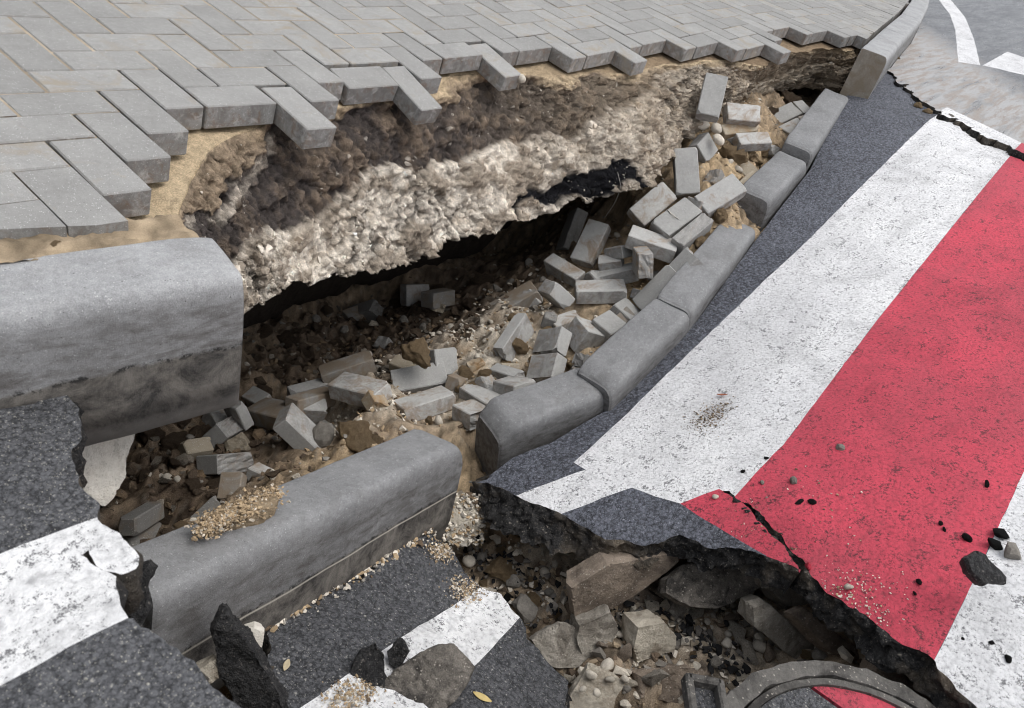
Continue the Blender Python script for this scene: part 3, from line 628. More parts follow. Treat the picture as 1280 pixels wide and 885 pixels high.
tan = np.clip(blob(430,570,-.82,.2) + blob(300,640,-.64,.12) + blob(690,440,-.85,.3) + blob(640,450,-.88,.2) + blob(850,290,-.56,.4) + blob(930,190,-.42,.4) + .7 * blob(590,540,-.9,.12), 0, 1)
H = big * .022 + med * .014 + fin * .004 + (.5 - w1) * .075 * (.4 + .6 * (id1 > .45)) + (.5 - w2) * (.030 + .022 * darkened) + (.5 - w3) * (.012 + .006 * gravel)
Q = P.copy(); Q[:, 2] += H - .025
for (kind, c, q, dim, lab) in BRICKS:
    d = np.hypot(Q[:, 0] - c[0], Q[:, 1] - c[1]); near = d < .22
    lim = c[2] + (.012 if kind >= 2 else -.012) + .75 * np.maximum(0, d[near] - .085) + .006 * med[near]
    z_ = Q[near, 2]; Q[near, 2] = np.where(z_ > lim, lim + .15 * (z_ - lim) * 0, z_)
c_b, c_g, c_d, c_t = map(np.array, ((.44,.335,.23), (.78,.70,.58), (.165,.122,.09), (.66,.495,.305)))
base = np.tile(c_b, (len(P), 1)); base = mixc(base, np.tile(c_t, (len(P), 1)), tan * np.clip(.75 + .6 * med, 0, 1)); base = mixc(base, np.tile(c_g, (len(P), 1)), gravel * np.clip(.6 + .8 * med, 0, 1))
base = mixc(base, np.tile(c_d, (len(P), 1)), darkened * np.clip(.8 + .5 * med, 0, 1))
pebb = (id3 > .72) & (w3 < .45); base[pebb] = base[pebb] * .45 + (np.array([.5,.44,.36]) * (.5 + .8 * gravel[pebb] + .0)[:, None]) * .55
base *= ((1 - .45 * sm(.4, .8, w2) - .25 * sm(.4, .8, w3)) * (1 + .2 * fin))[:, None]
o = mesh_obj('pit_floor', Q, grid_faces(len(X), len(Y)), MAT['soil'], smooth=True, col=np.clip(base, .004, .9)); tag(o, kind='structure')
FQ = Q[:, 2].reshape(len(X), len(Y))
def floor_z(x, y):
    i = min(max(int((x - X[0]) / .014), 0), len(X) - 1); j = min(max(int((y - Y[0]) / .014), 0), len(Y) - 1); return float(FQ[i, j])
def hitf(px, py):
    return hit(px, py, lambda x, y: FLOOR(x, y), -.8)

# ------------------------------------------------------------------ roadway slabs
def inpoly(pts, poly):
    x, y = pts[:, 0], pts[:, 1]; ins = np.zeros(len(pts), bool); n = len(poly); px = poly[:, 0]; py = poly[:, 1]; j = n - 1
    for i in range(n):
        c = ((py[i] > y) != (py[j] > y)) & (x < (px[j] - px[i]) * (y - py[i]) / (py[j] - py[i] + 1e-15) + px[i]); ins ^= c; j = i
    return ins
def subdiv(poly, flags, step_r=.007, step_s=.05, amp=.007, seed=0):
    out = []; n = len(poly); cumul = 0
    for i in range(n):
        a, b = np.array(poly[i]), np.array(poly[(i + 1) % n]); L = np.linalg.norm(b - a); f = flags[i]
        m = max(1, int(L / (step_r if f else (step_s if L < 3 else .5))))
        d = (b - a) / max(L, 1e-9); nn = np.array([-d[1], d[0]])
        for k in range(m):
            u = k / m; q = a + (b - a) * u
            if f:
                w = fbm(np.array([[(cumul + u * L) * 22, seed * 3.7, 0], [(cumul + u * L) * 22, seed * 3.7, 9]]), 4, seed); q = q + (nn * w[0] + d * w[1] * .5) * amp * (0 if k == 0 and not flags[i - 1] else 1)
            out.append((q[0], q[1], f))
        cumul += L
    return out
OUTL = {}
def slab(name, outline, surf, mat, paints=(), th=.10, res=.035, seed=0, amp=.007, zn=.0025, skirt=.02, rows=6, edge_mat=None, box=None, rough_skirt=.012):
    """outline: (x, y, broken?) ; top sheet split into bare asphalt and painted areas, broken edges with a rough black side"""
    poly = [(q[0], q[1]) for q in outline]; flags = [q[2] for q in outline]
    A = sum(poly[i][0] * poly[(i + 1) % len(poly)][1] - poly[(i + 1) % len(poly)][0] * poly[i][1] for i in range(len(poly)))
    if A < 0: poly = poly[::-1]; flags = flags[::-1]; flags = flags[1:] + flags[:1]
    B = subdiv(poly, flags, amp=amp, seed=seed); bxy = np.array([(q[0], q[1]) for q in B]); bf = [q[2] for q in B]; nb = len(B)
    lo, hi = bxy.min(0), bxy.max(0)
    if box: lo = np.maximum(lo, box[0]); hi = np.minimum(hi, box[1])
    gx, gy = np.meshgrid(np.arange(lo[0], hi[0], res), np.arange(lo[1], hi[1], res), indexing='ij'); g = np.c_[gx.ravel(), gy.ravel()]
    g += rng.uniform(-.25, .25, g.shape) * res; g = g[inpoly(g, bxy)]
    pts = [tuple(p) for p in bxy]; edges = [(i, (i + 1) % nb) for i in range(nb)]; P2 = []
    for (nm, pp, mm) in paints:
        s = []
        for i in range(len(pp)):
            a, b = np.array(pp[i][:2]), np.array(pp[(i + 1) % len(pp)][:2]); L = np.linalg.norm(b - a); m = max(1, min(int(L / .03), 200)); d = (b - a) / max(L, 1e-9); nn = np.array([-d[1], d[0]])
            for k in range(m):
                q = a + (b - a) * k / m; w = fbm(np.array([[q[0] * 40, q[1] * 40, 3.3]]), 3, 60)[0] * .0016; s.append(q + nn * w * (k > 0))
        s = np.array(s); P2.append((nm, s, mm)); o_ = len(pts); pts += [tuple(q) for q in s]; edges += [(o_ + i, o_ + (i + 1) % len(s)) for i in range(len(s))]
    pts += [tuple(q) for q in g]
    vo, eo, fo, ov, oe, of = delaunay_2d_cdt([Vector(p) for p in pts], edges, [], 0, 1e-5)
    v2 = np.array([(v.x, v.y) for v in vo]); tri = np.array([f for f in fo if len(f) == 3]); cen = v2[tri].mean(1)
    keep = inpoly(cen, bxy); tri = tri[keep]; cen = cen[keep]
    z = surf(v2[:, 0], v2[:, 1]) + zn * fbm(np.c_[v2 * 7, np.zeros(len(v2))], 3, 70) + zn * .25 * fbm(np.c_[v2 * 40, np.zeros(len(v2))], 2, 71)
    V3 = np.c_[v2, z]
    cls = np.zeros(len(tri), int)
    for k, (nm, s, mm) in enumerate(P2): cls[inpoly(cen, s)] = k + 1
    def part(nm, sel, m_, parent):
        t_ = tri[sel]; 
        if len(t_) == 0: return None
        u, inv = np.unique(t_, return_inverse=True); return mesh_obj(nm, V3[u], inv.reshape(-1, 3), m_, parent, smooth=True)
    OUTL[name] = bxy
    root = part(name, cls == 0, mat, None); tag(root, kind='structure')
    for k, (nm, s, mm) in enumerate(P2): part(nm, cls == k + 1, mm, root)
    # broken side
    nx = np.roll(bxy, -1, 0) - np.roll(bxy, 1, 0); nx = np.c_[nx[:, 1], -nx[:, 0]]; nx /= np.linalg.norm(nx, axis=1)[:, None] + 1e-9
    for _ in range(6): nx = (nx + np.roll(nx, 1, 0) + np.roll(nx, -1, 0)) / 3
    zt = surf(bxy[:, 0], bxy[:, 1]) + zn * fbm(np.c_[bxy * 7, np.zeros(nb)], 3, 70) + zn * .25 * fbm(np.c_[bxy * 40, np.zeros(nb)], 2, 71)
    V = []
    sk = skirt if callable(skirt) else (lambda x, y: np.full(len(x), skirt))
    so = sk(bxy[:, 0], bxy[:, 1]); rf = np.array(bf, float)
    for r in range(rows):
        t = r / (rows - 1); q = np.c_[bxy + nx * (so * t ** 1.3)[:, None] * rf[:, None], zt - th * t - .0005]
        if r: 
            nz = fbm(q * 30, 4, 80 + seed) + 1.5 * (.5 - worley(q * 46, seed)[0]) + .8 * (.5 - worley(q * 95, seed + 2)[0]); q[:, :2] += nx * (rough_skirt * nz * rf)[:, None]; q[:, 2] += rough_skirt * .7 * fbm(q * 40, 3, 90 + seed) * rf
        V.append(q)
    V = np.array(V).transpose(1, 0, 2).reshape(-1, 3); Fs = []
    for i in range(nb):
        j = (i + 1) % nb
        for r in range(rows - 1): Fs.append((i * rows + r, i * rows + r + 1, j * rows + r + 1, j * rows + r))
    mesh_obj('broken_edge', V, Fs, edge_mat or MAT['bitumen_dusty'], root, smooth=True)
    return root
def px(surf, pts, f=1, z0=-.4): return [(*hit(a, b, surf, z0)[:2], f) for a, b in pts]
# left part of the road, still at its old level
L_edge = [(62,478),(86,497),(104,522),(100,548),(89,560),(95,582),(104,604),(122,628),(127,645),(154,662),(173,693),(168,708),(150,716),(128,706),(106,687),(122,706),(138,722),(150,757),(155,774),(187,796),(210,811),(240,829),(285,866),(305,890)]
out = [(-12,.2,0),(-12,-2.95,0),(.55,-2.95,1),(.2,-2.2,1),(-.15,-1.5,1)] + px(z_left, L_edge[::-1], 1, -.22)
for u in (.35, .9, 2.0): q = kr - kd * u; out.append((q[0] + .004, q[1] - .004, 0))
out.append((-3, float(kr[1] + .53), 0))
wl = [(*hit(a, b, z_left, -.22)[:2],) for a, b in [(0,692),(126,644)]]; wl2 = [(*hit(a, b, z_left, -.22)[:2],) for a, b in [(156,773),(0,855)]]
def ext(a, b, t): a = np.array(a); b = np.array(b); return tuple(a + (b - a) * t)
poly = [ext(wl[0], wl[1], -9), ext(wl[0], wl[1], 1.6), ext(wl2[0], wl2[1], -.6), ext(wl2[0], wl2[1], 9)]
slab('road_near_kerb', out, z_left, MAT['asphalt_near'], [('white_edge_line', poly, MAT['white_thick'])], th=.11, res=.03, seed=2, amp=.009, zn=.003, skirt=-.01, box=((-1.6,-1.6),(.2,.1)))
# sunken piece with the continued edge line
W_edge = [(332,800),(330,786),(376,758),(404,740),(449,722),(497,690),(538,663),(552,678),(568,690),(582,716),(604,735),(627,743),(647,771),(659,799),(685,826),(711,852),(703,880)]
out = px(Z_W, W_edge, 1, -.9) + [(.35,-1.75,1),(-.05,-1.45,1)] + px(Z_W, [(362,884),(340,842)], 1, -.8)
wpoly = [hit(a, b, Z_W, -.9)[:2] for a, b in [(360,895),(502,796),(600,735),(640,733),(652,770),(600,826),(520,900),(470,960),(300,1000)]]
slab('sunken_road_strip', out, Z_W, MAT['asphalt'], [('white_edge_line', wpoly, MAT['white_thick'])], th=.10, res=.03, seed=5, amp=.010, zn=.006, skirt=.03, rows=12)
# zebra crossing slab
B_edge = [(596,603),(610,602),(644,617),(670,630),(700,643),(726,658),(756,675),(790,677),(824,679),(850,668),(886,684),(924,686),(957,694),(1000,711)]
crack = [(1003,716),(985,690),(962,664),(946,645),(925,628),(907,612),(926,625),(950,644),(966,660),(990,684),(1013,714)]
B_edge2 = [(1040,742),(1085,772),(1126,799),(1167,827),(1194,855),(1220,882)]
K_edge = [(1101,76),(1062,126),(1020,215),(955,300),(880,405),(850,438),(770,515),(700,556),(650,577),(612,594)]
far_crack = [(1104,84),(1118,103),(1131,112),(1142,128),(1163,139),(1178,150),(1203,160),(1222,176),(1246,184),(1284,205)]
Zs = z_slab
kx = px(Zs, K_edge, 0); kx[-1] = (*kx[-1][:2], 1)
kx = [(a, b + .03, f) for a, b, f in kx[:-1]] + kx[-1:]
jr = random.Random(4); fcj = []
for a, b in zip(far_crack[:-1], far_crack[1:]):
    for t in (0, .2, .4, .6, .8): fcj.append((a[0] + (b[0] - a[0]) * t + jr.uniform(-5, 5), a[1] + (b[1] - a[1]) * t + jr.uniform(-2.6, 2.6)))
fc = px(Zs, fcj + [far_crack[-1]], 1)
fc_full = fc + [(4.25,-1.7,1),(4.2,-2.3,1),(4.3,-2.95,0)]
out = kx + px(Zs, B_edge, 1) + px(Zs, crack, 1) + px(Zs, B_edge2, 1) + [(.72,-2.2,1),(.68,-2.95,0)] + fc_full[::-1]
h2 = lambda a, b: tuple(hit(a, b, Zs, -.4)[:2])
d0 = np.array(h2(1168,146)) - np.array(h2(717,578)); d0 /= np.linalg.norm(d0)
Cc, Dd = h2(717,578), h2(1168,146); Ff, Ee = h2(918,621), h2(1262,196); L2a, L2b = h2(1167,826), h2(1281,588)
farpt = lambda p: tuple(np.array(p) + d0 * .6)
dd2 = np.array([np.array(Ee) - np.array(Ff)])[0]; dd2 /= np.linalg.norm(dd2)
L2far = tuple(np.array(L2b) + dd2 * (4.6 - L2b[0]) / dd2[0]); L2near = tuple(np.array(L2a) + (np.array(L2a) - np.array(L2b)) * .8)
white = [h2(645,619), h2(732,587), Cc, h2(800,500), h2(860,442), h2(1000,310), Dd, farpt(Dd), farpt(Ee), Ee, h2(1095,402), h2(980,555), Ff, h2(899,611), h2(850,630), h2(790,610), h2(700,643)]
white[0] = tuple(np.array(white[0]) + (np.array(white[0]) - np.array(white[1])) * .2)
red = [h2(850,630), h2(899,611), Ff, h2(980,555), h2(1095,402), Ee, farpt(Ee), L2far, L2b, L2a, L2near, h2(1160,860), h2(1000,760), h2(957,695)]
perp = np.array([dd2[1], -dd2[0]]); sh = lambda p, k: tuple(np.array(p) + perp * k)
white2 = [L2near, L2a, L2b, L2far, sh(L2far, .4), sh(L2b, .4), sh(L2near, .4)]
red2 = [sh(L2near, .4), sh(L2b, .4), sh(L2far, .4), sh(L2far, 1.0), sh(L2b, 1.0), sh(L2near, 1.0)]
def zskirt(x, y): return .008 + .09 * np.exp(-((x - .95) ** 2 + (y + .85) ** 2) / .22 ** 2)
slab('sunken_crossing', out, Zs, MAT['asphalt_blue'], [('white_stripe', white, MAT['white']), ('red_stripe', red, MAT['red']), ('white_stripe', white2, MAT['white']), ('red_stripe', red2, MAT['red'])], th=.075, res=.032, seed=8, amp=.009, zn=.005, skirt=zskirt, rows=18, rough_skirt=.015)
# far road beyond the crack
fr = [(a - .006 + .022 * max(0, math.sin(5.3 * b + 6.2)) * abs(math.sin(23 * b)) + random.Random(int(b * 1e4)).uniform(0, .03), b, 1) for a, b, f in fc_full]
kf = [(a, b - .004, 0) for a, b in [(4.78, -.268)] + kp[1:]]
out = [(fr[0][0], fr[0][1], 1)] + fr[1:] + [(.6,-2.96,0),(-12,-2.96,0),(-12,-30,0),(60,-30,0),(60,30,0),(30,18,0)] + kf[::-1]
hf = lambda a, b: tuple(at(a, b, -.155)[:2])
curve = [hf(*q) for q in [(1168,-12),(1175,0),(1188,17),(1194.7,35.6),(1198,67.5),(1199,76),(1226,80),(1225.6,78),(1218,47),(1207,20.6),(1190,0),(1176,-14)]]
dash = [hf(*q) for q in [(1229,80.5),(1260,63.4),(1283,71),(1300,76),(1285,93),(1271,90)]]
wfar = [farpt(Cc), Dd]
def shift_line(p): return tuple(np.array(p) + d0 * .25)
w3 = [tuple(np.array(Dd) - d0 * .3), shift_line(Dd), shift_line(Ee), tuple(np.array(Ee) - dd2 * .3)]
r3 = [tuple(np.array(Ee) - dd2 * .3), shift_line(Ee), tuple(np.array(L2far) - dd2 * .1), tuple(np.array(L2far) - dd2 * .8)]
def m_far():
    n = NM('road_dusty_damp'); v, col, h, gap, big, fine, vr, mid = asphalt_nodes(n, (.045, .048, .055), (.165, .17, .185), (.42, .42, .42), 70)
    col = n.mix(n.math('MULTIPLY', gap, .4), col, (.03, .03, .035))
    mp = n.n('ShaderNodeMapping'); n.l(v, mp.inputs['Vector']); mp.inputs['Rotation'].default_value = (0, 0, math.radians(-42)); mp.inputs['Scale'].default_value = (.55, 5.0, 1)
    st = n.noise(mp.outputs[0], 2.6, 6, .62, .4); st2 = n.noise(mp.outputs[0], 6, 5, .7, .3)
    sx = n.n('ShaderNodeSeparateXYZ'); n.l(v, sx.inputs[0])
    # mud washed along the gutter, a belt that runs across the road just behind the crack
    u = n.math('ADD', n.math('MULTIPLY', sx.outputs[0], .67), n.math('MULTIPLY', sx.outputs[1], -.74))
    belt = n.math('MULTIPLY', n.ramp(n.math('MULTIPLY', u, .1), [(.29, 0.0), (.33, 1.0), (.43, 1.0), (.48, 0.0)]), 1.0)
    pale = n.math('MULTIPLY', belt, n.ramp(st, [(.40, .25), (.52, 1.0)]))
    mud = n.math('MULTIPLY', belt, n.ramp(st2, [(.46, 0.0), (.58, 1.0)]))
    col = n.mix(n.math('MULTIPLY', pale, .75), col, (.44, .435, .43)); col = n.mix(n.math('MULTIPLY', mud, .8), col, (.27, .215, .175))
    return n.fin(col, n.ramp(st, [(.35, .22), (.6, .48)]), n.bump(h, .8, .008), .5)
MAT['road_far'] = m_far()
slab('road', out, z_far, MAT['road_far'], [('white_curved_line', curve, MAT['white']), ('white_dash', dash, MAT['white']), ('white_stripe', w3, MAT['white']), ('red_stripe', r3, MAT['red'])], th=.12, res=.06, seed=12, amp=.016, zn=.002, skirt=.01, box=((3.6,-3),(12,2.5)))
# ground far away, out of the picture
V = [(-200,4.3,-.1),(200,4.3,-.1),(200,200,-.1),(-200,200,-.1),(-200,-200,-.5),(200,-200,-.5),(200,-29.9,-.5),(-200,-29.9,-.5),(-200,-29.9,-.5),(-11.9,-29.9,-.5),(-11.9,4.3,-.5),(-200,4.3,-.5),(59,-29.9,-.5),(200,-29.9,-.5),(200,4.3,-.5),(59,4.3,-.5)]
o = mesh_obj('ground', V, [(0,1,2,3),(4,5,6,7),(8,9,10,11),(12,13,14,15)], MAT['sand'], col=np.tile((.12,.13,.07), (16,1))); tag(o, kind='structure')

# ------------------------------------------------------------------ fallen pavers
MAT['paver_dusty'] = m_concrete('dusty_paver_concrete', (.17, .165, .155), (.31, .30, .28), dirt=.75, rndv=.3, dirtcol=(.15, .115, .08))
MAT['paver_broken'] = m_concrete('broken_paver_concrete', (.16, .157, .15), (.40, .39, .37), dirt=.15, rndv=.2)
MAT['paver_brown'] = m_concrete('sandy_concrete', (.25, .21, .155), (.42, .37, .29), dirt=.4, rndv=.2)
def paver_mesh(dim, rough_end, rough_top, seed):
    rr = random.Random(seed); bm = bmesh.new(); bmesh.ops.create_cube(bm, size=1.0)
    for v in bm.verts: v.co = Vector((v.co.x * dim[0], v.co.y * dim[1], v.co.z * dim[2]))
    bmesh.ops.bevel(bm, geom=list(bm.edges), offset=.0032, segments=1, affect='EDGES')
    if rough_end or rough_top or True:
        cuts = 5 if (rough_end or rough_top) else 2
        big = [e for e in bm.edges if e.calc_length() > .03]; bmesh.ops.subdivide_edges(bm, edges=big, cuts=cuts, use_grid_fill=True)
        bmesh.ops.triangulate(bm, faces=[f for f in bm.faces if len(f.verts) > 4])
        co = np.array([v.co[:] for v in bm.verts]); n1 = fbm(co * 55 + seed, 3, seed); n2 = fbm(co * 55 + seed + 9, 3, seed + 3)
        for v, a, b in zip(bm.verts, n1, n2):
            if rough_end and v.co.x > dim[0] * .49: v.co.x += a * .010 - .004 + (v.co.y / dim[1]) * .03 * (rr.random() * .2 + .4)
            if rough_top and v.co.z > dim[2] * .48: v.co.z += a * .006
            if abs(v.co.x) > dim[0] * .48 and abs(v.co.y) > dim[1] * .45 and abs(v.co.z) > dim[2] * .4 and rr.random() < .35: v.co *= .965
    for _ in range(rr.choice((1, 2, 2, 3))):            # knocked-off corners and edges
        sg = Vector((rr.choice((-1, 1)), rr.choice((-1, 1)), rr.choice((-1, 1)))); cor = Vector((sg.x * dim[0] / 2, sg.y * dim[1] / 2, sg.z * dim[2] / 2))
        w_ = Vector((sg.x * rr.uniform(.15, 1), sg.y * rr.uniform(.3, 1), sg.z * rr.uniform(.4, 1))).normalized(); dep = rr.uniform(.004, .013)
        r_ = bmesh.ops.bisect_plane(bm, geom=list(bm.verts) + list(bm.edges) + list(bm.faces), plane_co=cor - w_ * dep, plane_no=w_, clear_outer=True)
        eg = [e for e in r_['geom_cut'] if isinstance(e, bmesh.types.BMEdge)]
        if eg: bmesh.ops.holes_fill(bm, edges=eg, sides=0)
    me = bpy.data.meshes.new('fallen_paver'); bm.to_mesh(me); bm.free(); return me
pcache = {}
for k, (kind, c, q, dim, lab) in enumerate(BRICKS):
    mat = MAT[('paver_fallen', 'paver_broken', 'paver_dusty', 'paver_brown')[kind]]
    full = dim in ((.2,.1,.06), (.2,.06,.1)); key = (dim, kind, k % 8 if full else k)
    if key not in pcache:
        me = paver_mesh(dim, not full, kind == 1, k); me.materials.append(mat); pcache[key] = me
    o = bpy.data.objects.new('fallen_paver', pcache[key]); link(o); o.location = c; o.rotation_mode = 'QUATERNION'; o.rotation_quaternion = q
    tag(o, lab, 'paver', 'fallen pavers in the hole')

frr = random.Random(12)
FRAG = [(655,455),(700,485),(725,452),(741,437),(690,390),(640,440),(618,468),(575,462),(600,440),(700,345),(752,330),(788,372),(815,330),(842,305),(870,268),(895,215),(915,165),(940,205),(965,190),(880,240),(470,500),(440,525),(410,505),(360,495),(300,540),(325,575),(245,560),(290,610),(480,430),(545,385),(505,455),(670,360)]
def frag_zone(x, y): return 'under the hanging kerb' if x < 345 else ('in the gravel below the hollow' if x < 560 else ('around the small stack' if y > 380 else ('below the string-hung paver' if y > 250 else 'at the far end')))
def place_fragments():
    for k, (x, y) in enumerate(FRAG):
        dim = (frr.uniform(.05, .10), frr.uniform(.04, .075), frr.uniform(.03, .06)); me = paver_mesh(dim, True, frr.random() < .4, 300 + k); me.materials.append(MAT[frr.choice(('paver_dusty', 'paver_fallen', 'paver_dusty', 'paver_broken', 'paver_brown'))])
        p = hitf(x, y); o = bpy.data.objects.new('paver_fragment', me); link(o); o.location = (p[0], p[1], floor_z(p[0], p[1]) + dim[2] * .22); o.rotation_euler = (frr.uniform(-.6, .6), frr.uniform(-.6, .6), frr.uniform(0, 6.28))
        tag(o, 'small broken paver fragment lying ' + frag_zone(x, y), 'paver fragment', 'paver fragments ' + frag_zone(x, y))
place_fragments()

# ------------------------------------------------------------------ stones, clods and gravel
def rock(seed, sub=2, flat=.75, cut=.72, noise=.10):
    rr = random.Random(seed); bm = bmesh.new(); bmesh.ops.create_icosphere(bm, subdivisions=sub, radius=1.0)
    pl = [(Vector((rr.gauss(0, 1), rr.gauss(0, 1), rr.gauss(0, 1))).normalized(), cut * rr.uniform(.75, 1.2)) for _ in range(9)]
    co = np.array([v.co[:] for v in bm.verts]); n = fbm(co * 1.7 + seed, 3, seed); sx, sy = rr.uniform(.8, 1.15), rr.uniform(.7, 1.0)
    for v, a in zip(bm.verts, n):
        for (d, h) in pl:
            t = v.co.dot(d) - h
            if t > 0: v.co -= d * t * .9
        v.co *= 1 + noise * a; v.co = Vector((v.co.x * sx * 1.12, v.co.y * sy * 1.12, v.co.z * flat * 1.12))
    V = [tuple(v.co) for v in bm.verts]; Fs = [tuple(x.index for x in f.verts) for f in bm.faces]; bm.free(); return V, Fs
def clod(seed):
    rr = random.Random(seed); bm = bmesh.new(); bmesh.ops.create_icosphere(bm, subdivisions=4, radius=1.0); co = np.array([v.co[:] for v in bm.verts])
    pl = [(np.array(Vector((rr.gauss(0, 1), rr.gauss(0, 1), rr.gauss(0, 1))).normalized()), rr.uniform(.55, .9)) for _ in range(7)]
    q = co.copy()
    for d, h in pl: t = np.maximum(0, q @ d - h); q -= d * (t * .8)[:, None]
    a = fbm(co * 1.8 + seed, 4, seed, .6); w, _ = worley(co * 2.6 + seed, seed); w2, _ = worley(co * 6 + seed, seed)
    q *= (1 + .24 * a + .30 * (.5 - w) + .14 * (.5 - w2))[:, None]; q *= [1.1, rr.uniform(.8, 1.05), rr.uniform(.65, .85)]
    Fs = [tuple(x.index for x in f.verts) for f in bm.faces]; bm.free(); return [tuple(p) for p in q], Fs
def shard(seed, n=11):
    rr = random.Random(seed); bm = bmesh.new(); sc = (rr.uniform(.85, 1.15), rr.uniform(.65, 1.0), rr.uniform(.5, .8))
    for _ in range(n):
        d = Vector((rr.gauss(0, 1), rr.gauss(0, 1), rr.gauss(0, 1))).normalized() * rr.uniform(.8, 1.15); bm.verts.new((d.x * sc[0], d.y * sc[1], d.z * sc[2]))
    bmesh.ops.convex_hull(bm, input=list(bm.verts)); bmesh.ops.delete(bm, geom=[v for v in bm.verts if not v.link_faces], context='VERTS'); bm.verts.index_update()
    V = [tuple(v.co) for v in bm.verts]; Fs = [tuple(x.index for x in f.verts) for f in bm.faces]; bm.free(); return V, Fs
def m_rock(name, a, b, bump=.5, sc=1.0):
    n = NM(name); v = n.objc(); oi = n.n('ShaderNodeObjectInfo').outputs['Random']
    f = n.math('ADD', n.math('MULTIPLY', n.noise(v, 2.2 * sc, 5, .65), .6), n.math('MULTIPLY', n.noise(v, 11 * sc, 4, .7), .4)); col = n.ramp(f, [(.3, a), (.7, b)])
    hsv = n.n('ShaderNodeHueSaturation'); n.l(col, hsv.inputs['Color']); n.l(n.math('ADD', n.math('MULTIPLY', oi, .4), .8), hsv.inputs['Value'])
    return n.fin(hsv.outputs[0], .95, n.bump(n.math('ADD', n.noise(v, 6 * sc, 5, .7), n.math('MULTIPLY', n.noise(v, 24 * sc, 3, .7), .5)), bump, .12 / sc), .15)
RK = {'chalk': m_rock('chalk_stone', (.46, .41, .34), (.72, .67, .58)), 'tan': m_rock('tan_clod', (.24, .165, .095), (.52, .385, .235), 1.0, 2.0), 'brown': m_rock('brown_clod', (.075, .055, .04), (.24, .175, .12), 1.0, 2.0),
      'grey': m_rock('grey_stone', (.13, .12, .105), (.34, .315, .28)), 'black': m_rock('asphalt_crumb', (.006, .006, .007), (.035, .034, .034), 1.0), 'red': m_rock('red_paint_crumb', (.25, .02, .03), (.55, .06, .09))}
rock_me = {}
def rock_mesh(kind, k):
    if (kind, k) not in rock_me:
        V, Fs = clod(hash_(kind) + k) if kind in ('tan', 'brown') else rock(hash_(kind) + k, 3 if kind in ('tan', 'brown') else 2, .8 if kind != 'chalk' else .7, .80 if kind in ('tan', 'brown') else .74, .22 if kind in ('tan', 'brown', 'black') else .10)
        me = bpy.data.meshes.new('stone'); me.from_pydata(V, [], Fs); me.materials.append(RK[kind]); 
        if kind in ('tan', 'brown', 'chalk'): me.polygons.foreach_set('use_smooth', [True] * len(me.polygons))
        rock_me[(kind, k)] = me
    return rock_me[(kind, k)]
def hash_(s): return sum(ord(c) * (i + 3) for i, c in enumerate(s))
NAME = {'chalk': 'chalk_stone', 'tan': 'sand_clod', 'brown': 'soil_clod', 'grey': 'stone', 'black': 'asphalt_crumb', 'red': 'asphalt_crumb'}
CAT = {'chalk': 'stone', 'tan': 'clod', 'brown': 'clod', 'grey': 'stone', 'black': 'asphalt crumb', 'red': 'asphalt crumb'}
srr = random.Random(99)
def stone(p, r, kind, label, group, lift=.25):
    o = bpy.data.objects.new(NAME[kind], rock_mesh(kind, srr.randrange(6))); link(o)
    s = r * srr.uniform(.92, 1.08); o.scale = (s, s * srr.uniform(.8, 1.1), s * srr.uniform(.8, 1.05)); o.rotation_euler = (srr.uniform(-.5, .5), srr.uniform(-.5, .5), srr.uniform(0, 6.28))
    o.location = (p[0], p[1], p[2] + r * lift); tag(o, label, CAT[kind], group); return o
def px_stone(x, y, s, kind, label, group, surf=None, lift=.25):
    if surf is None:
        p = hitf(x, y); p[2] = floor_z(p[0], p[1])
    else: p = hit(x, y, surf, -.5)
    d = np.linalg.norm(p - C); return stone(p, .5 * s * d / F_PX, kind, label, group, lift)
def zone(x, y):
    if x < 345 and y > 500: return 'under the hanging kerb'
    if y > 520: return 'behind the fallen kerb'
    if x < 500: return 'at the mouth of the hollow'
    if x < 640: return 'in the gravel patch'
    if x < 790 and y > 380: return 'around the small stack'
    if y > 250: return 'below the string-hung paver'
    return 'at the far end'
G_HOLE = {'chalk': ('small pale chalk stone lying in the rubble of the hole', 'chalk stones in the hole'), 'tan': ('tan sandy clod among the fallen pavers', 'sandy clods in the hole'), 'brown': ('dark brown soil clod in the shaded part of the hole', 'soil clods in the hole'), 'grey': ('grey stone among the fallen pavers', 'grey stones in the hole')}
